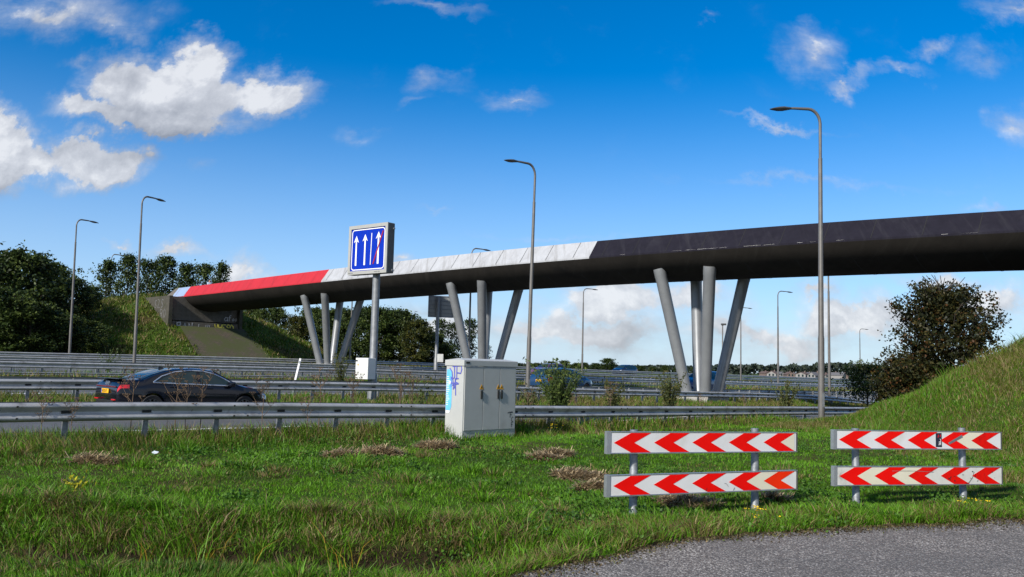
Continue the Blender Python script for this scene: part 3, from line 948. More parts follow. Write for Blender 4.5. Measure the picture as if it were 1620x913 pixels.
while jn < N_END:              # formwork joints of the underside
    for n in (jn, jn + 0.05):
        pass
    vs = [AN(AX + t * HALF * 0.99, n, soff(t, jn) - 0.012) - bo for n in (jn, jn + 0.07) for t in ts]
    mb.add(vs, [(k, k + 1, w_ + k + 1, w_ + k) for k in range(w_ - 1)], 1)
    jn += 3.0
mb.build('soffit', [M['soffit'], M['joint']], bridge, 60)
mb = MB()
vs = []
for n in ns:
    zt, zl = z_top(n), z_low(n)
    vs += [AN(AX - HALF + 0.95, n, zt - 0.9) - bo, AN(AX + HALF - 0.95, n, zt - 0.9) - bo]
mb.add(vs, [(2 * i, 2 * i + 1, 2 * i + 3, 2 * i + 2) for i in range(len(ns) - 1)])
mb.build('deck', M['deck'], bridge)
# sloped side panels, one mesh per colour
def fascia(side, n0, n1, material, name, chips=False, skew0=0.0, skew1=0.0, jm='joint'):
    mb = MB()
    k = max(2, int((n1 - n0) / 1.0) + 1)
    nn = np.linspace(n0, n1, k)
    vs = []
    s = -1 if side < 0 else 1
    for i, n in enumerate(nn):
        f_ = i / (k - 1)
        sk = skew0 * (1 - f_) + skew1 * f_
        zl, zt = z_low(n), z_top(n)
        vs += [AN(AX + s * HALF, n + sk, zl - 0.10) - bo, AN(AX + s * HALF, n + sk, zl) - bo, AN(AX + s * (HALF - 0.80), n, zt) - bo, AN(AX + s * (HALF - 0.95), n, zt) - bo, AN(AX + s * (HALF - 0.95), n, zt - 0.95) - bo]
    fs = [(i * 5 + j, i * 5 + j + 1, (i + 1) * 5 + j + 1, (i + 1) * 5 + j) for i in range(k - 1) for j in range(4)]
    mb.add(vs, fs)
    j = math.ceil(n0 / 2.4) * 2.4
    while j < n1 - 0.3:
        if j > n0 + 0.3:
            zl, zt = z_low(j), z_top(j)
            q = [AN(AX + s * (HALF + 0.006), j, zl + 0.01) - bo, AN(AX + s * (HALF + 0.006), j + 0.035, zl + 0.01) - bo, AN(AX + s * (HALF - 0.794), j + 0.035, zt - 0.005) - bo, AN(AX + s * (HALF - 0.794), j, zt - 0.005) - bo]
            up = Vector((0, 0, 0.008))
            mb.add([p + up for p in q], [(0, 1, 2, 3)], 1)
        j += 2.4
    if chips:
        rng = random.Random(5)
        for _ in range(46):
            n = rng.choice([rng.gauss(24.5, 2.2), rng.uniform(n0 + 1, n1 - 1)]) if n0 < 20 else rng.uniform(n0 + 1, n1 - 1)
            if not n0 + 1 < n < n1 - 1: continue
            l_ = rng.uniform(0.08, 0.7); h_ = rng.uniform(0.003, 0.013)
            zl = z_low(n)
            mb.add([AN(AX + s * (HALF + 0.008), n, zl - h_) - bo, AN(AX + s * (HALF + 0.008), n + l_, zl - h_ * 0.6) - bo, AN(AX + s * (HALF - 0.02), n + l_, zl + h_ * 1.6) - bo, AN(AX + s * (HALF - 0.02), n, zl + h_) - bo], [(0, 1, 2, 3)], 2)
    return mb.build(name, [material, M[jm], M['chip']], bridge)
for s in (-1, 1):
    fascia(s, N_START, c_white, M['navy'], 'black_side_panel', True)
    fascia(s, c_white, c_red, M['white'], 'white_side_panel')
    fascia(s, c_red, c_pale, M['red'], 'red_side_panel', jm='darkred')
    fascia(s, c_pale, N_END - 1.0, M['paleblue'], 'pale_side_panel')
# piers: four splayed columns on a plinth each
def pier_group(px, n_c, rad_, hy, spread=1.0):
    p0 = AN(AX, n_c)
    zt = z_keel(n_c)
    zg = gz(p0.x, p0.y)
    pl = MB()
    pzt = zg + 0.62
    o = p0 - bo
    pl.bbox((-1.15, -1.15, zg - 0.3 - bo.z), (1.15, 1.15, pzt - bo.z), 0.03, 0, Matrix.Translation((o.x, o.y, 0)) @ Matrix.Rotation(math.pi * 0.75, 4, 'Z'))
    pl.build('plinth', M['conclight'], bridge)
    for (sl, sp) in ((1, -1), (-1, -1), (1, 1), (-1, 1)):
        b = AN(AX + sp * 0.66, n_c + sl * 0.64, pzt - 0.02) - bo
        ta, tn = AX + sp * 2.0 * spread, n_c + sl * 1.75 * spread
        t = AN(ta, tn, soff(sp * 2.0 * spread / HALF, tn) + 0.12) - bo
        mb = MB()
        m_ = b.lerp(t, 0.93); m2 = b.lerp(t, 0.935)
        mb.tube([b, m_, m2, t], [rad_ * 0.88, rad_ * 0.99, rad_ * 1.03, rad_ * 1.03], 28)
        mb.build('pier_column', M['pier'], bridge, 40)
pier_group(1112, 28.2, 0.36, 0)
pier_group(768, 47.4, 0.35, 0)
pier_group(527, 68.2, 0.35, 0)

# abutment
ab = empty('abutment', AN(AX, 95, gz(*AN(AX, 95)[:2])), 0, 'grey concrete bridge abutment with graffiti at the top of the paved slope', 'abutment')
abo = Vector(ab.location)
FN = 93.0
zb_ = gz(*AN(AX, FN - 0.5)[:2])
zk_ = z_keel(FN)
wall = MB()
fr = (AN(AX, FN, 0) - abo, AN(1, 0, 0), Vector((0, 0, 1)), AN(0, -1, 0))
zseat = zk_ - 1.15
wall.prism([(-4.6, zb_ - 2.0), (3.9, zb_ - 2.0), (3.9, zseat - 0.12), (-4.6, zseat - 0.12)], -3.0, 0, fr)
wall.build('lower_wall', M['concrete'], ab)
upw = MB()
upw.prism([(-4.3, zseat), (3.6, zseat), (3.6, z_low(FN) - 0.15), (-4.3, z_low(FN) - 0.15)], -3.0, -0.35, fr)
upw.build('back_wall', M['concrete'], ab)
sl_ = MB()
sl_.prism([(-4.5, zseat - 0.12), (3.8, zseat - 0.12), (3.8, zseat), (-4.5, zseat)], -3.0, -0.8, fr)
sl_.build('shadow_gap', M['joint'], ab)
for s in (-1, 1):
    wg = MB()
    f2 = (AN(AX + (3.62 if s > 0 else -4.7), FN, 0) - abo, AN(0, 1, 0), Vector((0, 0, 1)), AN(s, 0, 0))
    zt_ = z_low(FN) - 0.12
    wg.prism([(-0.25, zb_ - 2.0), (0.35, zb_ - 2.0), (0.9, zb_ - 0.8), (6.5, zt_ - 0.3), (6.5, zt_), (-0.25, zt_)], -0.18, 0.22, f2)
    wg.build('wing_wall', M['wingconc'], ab)
    up = MB()
    k_ = N_END - 1.0
    up.add([AN(AX + s * HALF, k_, z_low(k_) - 0.1) - abo, AN(AX + s * HALF, k_ + 5.5, z_low(k_) - 0.1) - abo, AN(AX + s * (HALF - 0.8), k_ + 4.0, z_top(k_) - 0.02) - abo, AN(AX + s * (HALF - 0.8), k_, z_top(k_)) - abo,
            AN(AX + s * (HALF - 0.95), k_, z_low(k_) - 0.4) - abo, AN(AX + s * (HALF - 0.95), k_ + 5.5, z_low(k_) - 0.4) - abo],
           [(0, 1, 2, 3), (0, 4, 5, 1), (1, 5, 2), (3, 2, 5, 4), (0, 3, 4)])
    up.build('parapet_end', M['concrete'], ab)
GLY = {  # hand-sprayed letters as strokes in a unit box
    'R': [[(0, 0), (0, 1), (0.6, 1), (0.7, 0.75), (0.55, 0.52), (0, 0.5)], [(0.3, 0.5), (0.75, 0)]],
    'A': [[(0, 0), (0.4, 1), (0.8, 0)], [(0.15, 0.4), (0.65, 0.4)]],
    'N': [[(0, 0), (0, 1), (0.7, 0), (0.7, 1)]],
    'H': [[(0, 0), (0, 1)], [(0.7, 0), (0.7, 1)], [(0, 0.5), (0.7, 0.5)]],
    'E': [[(0.7, 0), (0, 0), (0, 1), (0.7, 1)], [(0, 0.5), (0.5, 0.5)]],
    'S': [[(0, 0.1), (0.4, 0), (0.7, 0.25), (0.1, 0.72), (0.35, 1), (0.7, 0.9)]],
    'V': [[(0, 1), (0.35, 0), (0.7, 1)]],
    'L': [[(0, 1), (0, 0), (0.6, 0)]],
    'O': [[(0.35, 0), (0, 0.3), (0, 0.75), (0.35, 1), (0.7, 0.75), (0.7, 0.3), (0.35, 0)]],
    'I': [[(0.3, 0), (0.3, 1)]],
    'P': [[(0, 0), (0, 1), (0.6, 1), (0.7, 0.75), (0.55, 0.5), (0, 0.5)]],
    'J': [[(0, 0.2), (0.25, 0), (0.5, 0.2), (0.5, 1)], [(0.2, 1), (0.75, 1)]],
    'F': [[(0, 0), (0, 1), (0.65, 1)], [(0, 0.55), (0.5, 0.55)]],
    'C': [[(0.7, 0.9), (0.3, 1), (0, 0.6), (0.1, 0.15), (0.4, 0), (0.7, 0.12)]],
    'T': [[(0, 1), (0.8, 1)], [(0.4, 1), (0.4, 0)]],
    'Z': [[(0, 1), (0.7, 1), (0, 0), (0.7, 0)]],
    '0': [[(0.35, 0), (0, 0.3), (0, 0.75), (0.35, 1), (0.7, 0.75), (0.7, 0.3), (0.35, 0)]],
    '1': [[(0.1, 0.75), (0.4, 1), (0.4, 0)]],
    '2': [[(0, 0.8), (0.35, 1), (0.7, 0.75), (0, 0), (0.7, 0)]],
    'a': [[(0.6, 0.55), (0.2, 0.6), (0, 0.3), (0.2, 0), (0.6, 0.15)], [(0.6, 0.6), (0.65, 0)]],
    'f': [[(0.2, 0), (0.25, 0.8), (0.55, 1)], [(0, 0.55), (0.5, 0.6)]],
    'o': [[(0.3, 0), (0, 0.25), (0.3, 0.55), (0.6, 0.3), (0.3, 0)]],
}
def write(mb, text, x, y, h, w, fr, lift, mi=0, sp=0.95, jit=0.0, seed=1):
    rng = random.Random(seed)
    for ch in text:
        if ch in GLY:
            for st in GLY[ch]:
                pts = [(x + p[0] * h * 0.8 + rng.uniform(-jit, jit), y + p[1] * h + rng.uniform(-jit, jit)) for p in st]
                mb.ribbon(pts, w, lift, fr, mi)
        x += h * sp
gr = MB()
M['sprayg'] = mat('grey_spray_paint', (0.50, 0.50, 0.52), 0.7)
M['sprayy'] = mat('yellow_spray_paint', (0.70, 0.62, 0.10), 0.7)
M['sprayk'] = mat('black_spray_paint', (0.015, 0.015, 0.015), 0.7)
y0 = zb_ - 0.05
hgt = max(0.7, zseat - 0.35 - y0)
write(gr, 'RAN', -3.8, y0, hgt, 0.13, fr, 0.012, 0, 0.95, 0.03, 2)
write(gr, 'L', -1.3, y0, hgt * 0.9, 0.10, fr, 0.012, 0, 0.7, 0.03, 3)
write(gr, 'III', -0.6, y0, hgt * 0.85, 0.08, fr, 0.012, 0, 0.35, 0.04, 4)
write(gr, 'VHESO', 0.55, y0 + 0.03, hgt * 0.98, 0.26, fr, 0.010, 2, 0.70, 0.03, 5)
write(gr, 'VHESO', 0.55, y0 + 0.03, hgt * 0.98, 0.15, fr, 0.014, 1, 0.70, 0.03, 5)
fru = (fr[0] + fr[3] * -0.35, fr[1], fr[2], fr[3])
write(gr, 'af', 1.9, zseat + 0.18, 0.75, 0.09, fru, 0.012, 0, 0.62, 0.03, 6)
write(gr, 'oo', 2.85, zseat + 0.25, 0.55, 0.10, fru, 0.012, 0, 0.62, 0.03, 7)
gr.build('graffiti', [M['sprayg'], M['sprayy'], M['sprayk']], ab)
g2 = MB()
fw = (AN(AX - 4.7, FN, 0) - abo, AN(0, -1, 0), Vector((0, 0, 1)), AN(-1, 0, 0))
write(g2, 'SZS', -3.6, zk_ + 0.2, 0.9, 0.10, fw, 0.235, 0, 1.0, 0.06, 8)
write(g2, 'RO', -1.9, zk_ - 0.9, 0.9, 0.10, fw, 0.235, 0, 0.9, 0.06, 9)
g2.build('wing_graffiti', [mat('faded_spray_paint', (0.15, 0.15, 0.15), 0.8)], ab)

# a person crossing the bridge
def skin_figure(name, verts, edges, radii, material, parent, sub=2):
    me_ = bpy.data.meshes.new(name); me_.from_pydata(verts, edges, [])
    o = bpy.data.objects.new(name, me_); C.objects.link(o)
    sk = o.modifiers.new('skin', 'SKIN'); sb = o.modifiers.new('sub', 'SUBSURF'); sb.levels = sub; sb.render_levels = sub
    for i, r in enumerate(radii):
        sv = me_.skin_vertices[0].data[i]; sv.radius = (r, r); sv.use_root = (i == 0)
    dg = bpy.context.evaluated_depsgraph_get()
    m2 = bpy.data.meshes.new_from_object(o.evaluated_get(dg))
    o.modifiers.clear(); o.data = m2
    m2.materials.append(material); m2.shade_smooth()
    if parent is not None: o.parent = parent
    return o
pn = ona(345, 446, AX + 0.4)[0]
per = empty('person', AN(AX - 0.6, pn, z_top(pn) - 0.9), rad(45), 'person in a pale blue top walking along the bridge behind its red side', 'person')
body_v = [(0, 0, 0.95), (0, 0, 1.15), (0, 0, 1.38), (0, 0, 1.50), (0, 0.02, 1.60), (0, 0.02, 1.72),
          (0.19, 0, 1.40), (0.25, 0.03, 1.15), (0.24, 0.15, 0.92), (0.23, 0.19, 0.83), (-0.19, 0, 1.40), (-0.25, -0.02, 1.15), (-0.24, 0.06, 0.90), (-0.23, 0.10, 0.81),
          (0.10, 0, 0.90), (0.11, 0.08, 0.50), (0.11, 0.0, 0.08), (0.11, 0.15, 0.04), (-0.10, 0, 0.90), (-0.11, -0.02, 0.50), (-0.11, -0.20, 0.10), (-0.11, -0.06, 0.04)]
body_e = [(0, 1), (1, 2), (2, 3), (3, 4), (4, 5), (2, 6), (6, 7), (7, 8), (8, 9), (2, 10), (10, 11), (11, 12), (12, 13), (0, 14), (14, 15), (15, 16), (16, 17), (0, 18), (18, 19), (19, 20), (20, 21)]
body_r = [0.15, 0.14, 0.16, 0.06, 0.095, 0.09, 0.06, 0.045, 0.035, 0.035, 0.06, 0.045, 0.035, 0.035, 0.09, 0.065, 0.045, 0.04, 0.09, 0.065, 0.045, 0.04]
skin_figure('body', body_v, body_e, body_r, M['skin'], per)
skin_figure('shirt', [(0, 0, 0.92), (0, 0, 1.15), (0, 0, 1.40), (0.20, 0, 1.41), (0.26, 0.03, 1.12), (-0.20, 0, 1.41), (-0.26, -0.02, 1.12)], [(0, 1), (1, 2), (2, 3), (3, 4), (2, 5), (5, 6)], [0.17, 0.16, 0.18, 0.08, 0.06, 0.08, 0.06], M['shirt'], per)
skin_figure('hair', [(0, -0.01, 1.68), (0, -0.01, 1.76)], [(0, 1)], [0.095, 0.08], M['hair'], per)
skin_figure('trousers', [(0, 0, 0.95), (0.10, 0, 0.88), (0.11, 0.08, 0.50), (0.11, 0.0, 0.12), (-0.10, 0, 0.88), (-0.11, -0.02, 0.50), (-0.11, -0.19, 0.14)], [(0, 1), (1, 2), (2, 3), (0, 4), (4, 5), (5, 6)], [0.16, 0.105, 0.08, 0.06, 0.105, 0.08, 0.06], M['trouser'], per)

# ------------------------------------------------------------------ lamp posts
def lamp_proto():
    t = empty('street_lamp')
    mb = MB()
    H = 10.0
    mb.tube([(0, 0, -0.3), (0, 0, 2.6), (0, 0, 2.72), (0, 0, 6.2), (0, 0, 6.3), (0, 0, H - 1.7)], [0.105, 0.103, 0.088, 0.078, 0.072, 0.066], 14)
    mb.build('pole', M['pole'], t, 40)
    mb = MB()
    pts = [(0, 0, H - 1.72), (0, 0, H - 0.60)]
    for k in range(1, 8):
        an = math.pi / 2 * k / 7
        pts.append((-0.42 * (1 - math.cos(an)), 0, H - 0.60 + 0.47 * math.sin(an)))
    pts.append((-0.95, 0, H - 0.14)); pts.append((-1.15, 0, H - 0.155))
    mb.tube(pts, [0.052] * 2 + [0.050] * 7 + [0.042, 0.036], 10)
    mb.build('arm', M['pole'], t, 40)
    mb = MB()
    secs = [(-1.05, 0.045, -0.03, 0.035), (-1.18, 0.08, -0.045, 0.042), (-1.32, 0.13, -0.06, 0.05), (-1.5, 0.135, -0.06, 0.038), (-1.68, 0.10, -0.04, 0.012), (-1.80, 0.03, -0.03, -0.01)]
    rings = []
    for (x, w, z0, z1) in secs:
        rings.append([(x, -w, (z0 + z1) / 2), (x, -w * 0.7, z0), (x, w * 0.7, z0), (x, w, (z0 + z1) / 2), (x, w * 0.6, z1), (x, -w * 0.6, z1)])
    vs = [(p[0], p[1], p[2] + H - 0.15 - (abs(p[0]) - 1.05) * 0.06) for r in rings for p in r]
    fs = [(i * 6 + k, i * 6 + (k + 1) % 6, (i + 1) * 6 + (k + 1) % 6, (i + 1) * 6 + k) for i in range(len(rings) - 1) for k in range(6)]
    fs += [tuple(range(6)), tuple(reversed(range(30, 36)))]
    mb.add(vs, fs)
    hd = mb.build('lamp_head', M['lamphead'], t, 40)
    mb = MB()
    mb.bbox((-0.02, -0.107, 0.5), (0.06, -0.098, 0.95), 0.004)
    mb.build('access_door', M['galvdark'], t)
    return t
lp = lamp_proto()
# (pixel of foot, depth, height, heading of the arm, label)
LAMPS = [
    (1299, 32.0, 12.1, 0.12, 0.004, 'tallest lamp post, in front of the near guardrail beside the right chevron barrier'),
    (835, 40.5, 11.55, 0.65, 0.016, 'lamp post rising just right of the grey cabinet, arm pointing left'),
    (213, 55.5, 11.7, math.pi + 1.05, 0.018, 'second lamp post from the left edge, in front of the grassy embankment'),
    (110, 67.5, 11.65, math.pi + 0.95, 0.018, 'lamp post nearest the left edge, against the dark trees'),
    (741, 73, 10.0, math.pi + 0.45, 0.0, 'lamp post half hidden behind the white part of the bridge'),
    (921, 104, 11.1, math.pi + 0.35, 0.0, 'slim lamp post standing in open sky between the middle and nearest piers'),
    (1231, 96, 11.2, math.pi + 0.3, 0.0, 'slim lamp post right of the nearest piers, arm pointing right'),
    (1172, 128, 11.2, math.pi + 0.3, 0.0, 'faint lamp post partly hidden by the right leg of the nearest piers'),
    (1312, 63.5, 10.2, 0.3, 0.0, 'lamp post whose top is hidden behind the black part of the bridge'),
    (1361, 158, 10.6, math.pi + 0.3, 0.0, 'small far lamp post in front of the low bush at right'),
    (166, 150, 19.5, math.pi + 0.4, 0.0, 'far lamp post standing among the tall poplars'),
    (553, 96, 9.3, math.pi + 0.4, 0.0, 'thin lamp post pole seen between the farthest piers under the bridge'),
]
lamps = []
for i, (px, Y, H, rz, tilt, lab) in enumerate(LAMPS):
    x = gx(px, Y)
    o = lp if i == 0 else copy_tree(lp)
    z0 = gz(x, Y)
    if i == 10: z0 = 0.5
    o.location = (x, Y, z0)
    o.rotation_euler = (0, tilt, rz)
    s_ = H / 10.0
    o.scale = (1.0, 1.0, s_) if i < 5 else (1.1, 1.1, s_)
    if i == 0: o.scale = (1.12, 1.12, s_)
    if i == 1: o.scale = (1.05, 1.05, s_)
    if i == 4: o.scale = (1.0, 1.0, (CAMZ + (hor(745) - 389) / FPX * Y - z0) / 10.0)
    tag(o, lab, 'lamp post', 'lamp posts along the motorway')
# camera mast
mx_, mY = gx(1143, 120), 120.0
ms = empty('camera_mast', (mx_, mY, gz(mx_, mY)), 0, 'short thin mast with small camera head, seen between legs of the nearest piers', 'mast')
mb = MB(); mb.tube([(0, 0, -0.3), (0, 0, 4.0), (0, 0, 4.1), (0, 0, 8.1)], [0.14, 0.13, 0.10, 0.08], 10); mb.build('pole', M['pole'], ms, 40)
mb = MB(); mb.bbox((-0.22, -0.15, 8.05), (0.5, 0.15, 8.3), 0.05); mb.tube([(0, 0, 8.0), (0, 0, 8.1)], 0.14, 10); mb.build('camera_head', M['lamphead'], ms)

# ------------------------------------------------------------------ blue lane sign
def frame_of(o, yaw):
    ex = Vector((math.cos(yaw), math.sin(yaw), 0)); ez = Vector((math.sin(yaw), -math.cos(yaw), 0))
    return (o, ex, Vector((0, 0, 1)), ez)
sY = 34.3
sp = at(583, 600, sY)
sgz = gz(sp.x, sY)
sg = empty('lane_sign', (sp.x, sY, sgz), rad(-38), 'blue road sign with three white arrows on a grey pole, grey framed', 'road sign')
ztp = at(583, 356, sY).z - sgz; zbt = at(583, 434, sY).z - sgz
mb = MB()
mb.tube([(0.12, 0.10, -0.3), (0.12, 0.10, 1.05), (0.12, 0.10, 1.15), (0.12, 0.10, zbt + 0.1)], [0.185, 0.185, 0.15, 0.15], 18)
mb.build('pole', M['galv'], sg, 40)
Wd, Hd = 2.28, ztp - zbt
mb = MB()
mb.bbox((-1.22, -0.22, zbt), (-1.22 + Wd, 0.12, ztp), 0.03)
mb.build('case', M['signside'], sg)
fr = (Vector((-1.22, -0.224, zbt)), Vector((1, 0, 0)), Vector((0, 0, 1)), Vector((0, -1, 0)))
mb = MB()
b_ = 0.14
for (x0, y0, x1, y1) in ((0, 0, Wd, b_), (0, Hd - b_, Wd, Hd), (0, b_, b_, Hd - b_), (Wd - b_, b_, Wd, Hd - b_)):
    mb.prism([(x0, y0), (x1, y0), (x1, y1), (x0, y1)], 0.0, 0.05, fr)
mb.build('frame', M['signframe'], sg)
mb = MB()
mb.prism([(b_, b_), (Wd - b_, b_), (Wd - b_, Hd - b_), (b_, Hd - b_)], 0.0, 0.012, fr)
iw, ih = Wd - 2 * b_, Hd - 2 * b_
k = 0.06                        # vertical slats of the rotating panels
while k < iw:
    mb.prism([(b_ + k, b_), (b_ + k + 0.012, b_), (b_ + k + 0.012, b_ + ih), (b_ + k, b_ + ih)], 0.012, 0.016, fr, 1)
    k += 0.082
M['signblue2'] = mat('sign_blue_seam', (0.003, 0.012, 0.16), 0.5)
mb.build('panel', [M['signblue'], M['signblue2']], sg)
mb = MB()
def P_(u, v): return (b_ + u * iw, b_ + v * ih)
def arrow(u, v0, v1, w, hw, hh, lean=0.02):
    x0, y0 = P_(u - lean, v0); x1, y1 = P_(u, v1)
    mb.prism([(x0 - w, y0), (x0 + w, y0), (x1 + w * 0.8, y1 - hh * 0.75), (x1 + hw, y1 - hh), (x1, y1), (x1 - hw, y1 - hh), (x1 - w * 0.8, y1 - hh * 0.75)], 0.018, 0.022, fr)
arrow(0.15, 0.13, 0.84, 0.045, 0.15, 0.29, 0.0)
arrow(0.41, 0.13, 0.86, 0.045, 0.15, 0.29, 0.0)
arrow(0.80, 0.14, 0.89, 0.050, 0.155, 0.29, 0.0)
x0, y0 = P_(0.585, 0.13); x1, y1 = P_(0.60, 0.87)
mb.prism([(x0 - 0.018, y0), (x0 + 0.018, y0), (x1 + 0.018, y1), (x1 - 0.018, y1)], 0.018, 0.022, fr)
# rounded border line
bord = []
r_ = 0.13
for (cx_, cy_, a0) in ((iw - 0.05 - r_, ih - 0.05 - r_, 0), (0.05 + r_, ih - 0.05 - r_, 90), (0.05 + r_, 0.05 + r_, 180), (iw - 0.05 - r_, 0.05 + r_, 270)):
    for k in range(6):
        an = rad(a0 + 90 * k / 5)
        bord.append((b_ + cx_ + r_ * math.cos(an), b_ + cy_ + r_ * math.sin(an)))
bord.append(bord[0])
mb.ribbon(bord, 0.035, 0.020, fr)
mb.build('arrows', M['pwhite'], sg)
mb = MB()
x0, y0 = P_(0.665, 0.14); x1, y1 = P_(0.93, 0.90)
mb.prism([(x0 - 0.03, y0), (x0 + 0.03, y0), (x1 + 0.03, y1), (x1 - 0.03, y1)], 0.024, 0.028, fr)
mb.build('diagonal_bar', M['darkred'], sg)
mb = MB()
mb.tube([(1.0, 0.05, ztp - 0.22), (1.12, 0.05, ztp - 0.22)], 0.035, 8)
mb.build('hinge', M['galvdark'], sg)
mb = MB(); mb.tube([(1.0, 0.05, zbt + 0.12), (1.10, 0.05, zbt + 0.12)], 0.05, 8); mb.build('hinge', M['galvdark'], sg)
mb = MB()
for x0 in (0.06, 0.12, 0.17, 0.24, 0.28, 1.58, 1.65, 1.72, 1.80, 1.86):
    mb.prism([(x0, 0.05), (x0 + 0.04, 0.05), (x0 + 0.04, 0.08), (x0, 0.08)], 0.05, 0.053, fr)
mb.build('maker_marks', M['aludark'], sg)
bxz = gz(sp.x, sY)
cbx = empty('control_box', at(579, 600, sY - 0.25), rad(-38), 'white control box fixed to the foot of the blue lane sign pole', 'control box')
cz0 = 0.0
mb = MB(); mb.bbox((-0.42, -0.2, cz0), (0.30, 0.22, cz0 + 0.84), 0.015); mb.build('housing', M['boxwhite'], cbx)
for zz in (0.14, 0.70):
    mb = MB(); mb.bbox((-0.44, -0.216, zz), (-0.30, -0.198, zz + 0.05), 0.004); mb.build('hinge', M['black'], cbx)
mb = MB(); mb.bbox((-0.30, -0.208, 0.54), (-0.24, -0.199, 0.60), 0.002); mb.build('warning_sticker', M['warn'], cbx)

# sign seen from behind
bY = 77.0
bp = at(689, 578, bY)
bg_ = empty('sign_back', (bp.x, bY, gz(bp.x, bY)), rad(14), 'grey back of a road sign on a pole under the white part of the bridge', 'road sign')
zt1 = at(690, 469, bY).z - gz(bp.x, bY); zb1 = at(690, 502, bY).z - gz(bp.x, bY)
mb = MB(); mb.tube([(0, -0.25, -0.3), (0, -0.25, 1.6), (0, -0.25, 1.7), (0, -0.25, zt1 - 0.1)], [0.2, 0.2, 0.15, 0.15], 14); mb.build('pole', M['galv'], bg_, 40)
mb = MB(); mb.bbox((-0.80, -0.05, zb1), (1.42, 0.15, zt1), 0.03); mb.build('panel', M['signback'], bg_)
mb = MB()
for k in range(6):
    zz = zb1 + (zt1 - zb1 - 0.08) * k / 5
    mb.box((-0.84, -0.09, zz), (1.46, -0.052, zz + (0.13 if k in (0, 5) else 0.05)))
for x0 in (-0.86, 0.30, 1.38):
    mb.box((x0, -0.13, zb1), (x0 + 0.1, -0.092, zt1))
mb.build('ribs', M['galvdark'], bg_)
b2 = empty('control_box', at(696, 573, bY - 0.2), rad(14), 'small white control box beside the pole of the sign seen from behind', 'control box')
mb = MB(); mb.bbox((-0.26, -0.2, 0), (0.26, 0.2, 0.72), 0.02); mb.build('housing', M['boxwhite'], b2)
mb = MB(); mb.box((-0.2, -0.21, 0.1), (0.2, -0.203, 0.62)); mb.build('door', M['boxwhite'], b2)

# leaning white marker post
mk = at(470, 585, 50.5)
mkz = gz(mk.x, 50.5)
mko = empty('marker_post', (mk.x - 0.05, 50.5, at(469, 584, 50.5).z - 0.5), 0, 'thin white marker post leaning beside the guardrail below the red bridge end', 'marker post')
mko.rotation_euler = (0, rad(11), 0)
mb = MB(); mb.bbox((-0.06, -0.04, -0.2), (0.06, 0.04, 1.15), 0.02); mb.build('post', M['pwhite'], mko)
mb = MB(); mb.bbox((-0.045, -0.05, 0.85), (0.045, -0.041, 1.0), 0.002); mb.build('reflector', M['alu'], mko)

# ------------------------------------------------------------------ roadside cabinet
cc = at(731, 684, 19.3)
czg = gz(cc.x, 19.3)
CW, CD, CH = 1.68, 0.60, at(731, 569, 19.3).z - at(731, 684, 19.3).z
cb = empty('utility_cabinet', (cc.x, 19.3, cc.z), math.pi / 4, 'grey three door roadside cabinet with blue poster and graffiti on its side', 'cabinet')
mb = MB(); mb.bbox((0, 0, -0.25), (CW, CD, CH - 0.15), 0.012); mb.build('housing', M['cabinet'], cb)
mb = MB()
mb.bbox((-0.025, -0.03, CH - 0.14), (CW + 0.025, CD + 0.03, CH - 0.01), 0.01)
mb.add([(-0.02, -0.025, CH - 0.01), (CW + 0.02, -0.025, CH - 0.01), (CW + 0.02, CD + 0.025, CH - 0.01), (-0.02, CD + 0.025, CH - 0.01), (0.1, CD / 2, CH + 0.035), (CW - 0.1, CD / 2, CH + 0.035)], [(0, 1, 5, 4), (2, 3, 4, 5), (1, 2, 5), (3, 0, 4)])
mb.build('roof', M['cabinet'], cb)
mb = MB(); mb.bbox((0.04, -0.036, CH - 0.085), (0.15, -0.031, CH - 0.045), 0.001); mb.build('name_plate', M['black'], cb)
xs3 = [0.02, 0.60, 1.13, CW - 0.02]
for k in range(3):
    mb = MB(); mb.bbox((xs3[k] + 0.008, -0.018, 0.03), (xs3[k + 1] - 0.008, 0.004, CH - 0.175), 0.005)
    dr = mb.build('door', M['cabinet'], cb)
    hx = {0: xs3[1] - 0.06, 1: xs3[2] - 0.055, 2: xs3[2] + 0.055}[k]
    mb = MB(); mb.bbox((hx - 0.022, -0.045, CH * 0.455), (hx + 0.022, -0.0185, CH * 0.455 + 0.20), 0.008)
    mb.build('handle', M['black'], dr)
    f_ = (Vector((hx, -0.0195, CH * 0.455 + 0.22)), Vector((1, 0, 0)), Vector((0, 0, 1)), Vector((0, -1, 0)))
    mb = MB(); mb.prism([(-0.062, 0), (0.062, 0), (0, 0.115)], 0, 0.003, f_)
    mb.prism([(-0.008, 0.02), (0.012, 0.02), (0.004, 0.045), (0.018, 0.045), (0.0, 0.08), (-0.004, 0.055), (-0.018, 0.055)], 0.004, 0.006, f_, 1)
    mb.build('warning_sticker', [M['warn'], M['black']], dr)
fs_ = (Vector((-0.0035, CD, 0)), Vector((0, -1, 0)), Vector((0, 0, 1)), Vector((-1, 0, 0)))
mb = MB()
mb.prism([(0.02, CH * 0.29), (0.17, CH * 0.29), (0.21, CH * 0.35), (0.21, CH * 0.84), (0.16, CH * 0.86), (0.03, CH * 0.86)], 0, 0.002, fs_)
mb.prism([(0.02, CH * 0.25), (0.13, CH * 0.25), (0.18, CH * 0.285), (0.02, CH * 0.285)], 0, 0.002, fs_, 1)
rng = random.Random(4)
for k in range(16):
    z0 = CH * (0.36 + 0.026 * k)
    mb.prism([(0.03, z0), (0.03 + rng.uniform(0.05, 0.12), z0 + 0.004), (0.03 + rng.uniform(0.05, 0.12), z0 + 0.02), (0.03, z0 + 0.014)], 0.003, 0.004, fs_, 1)
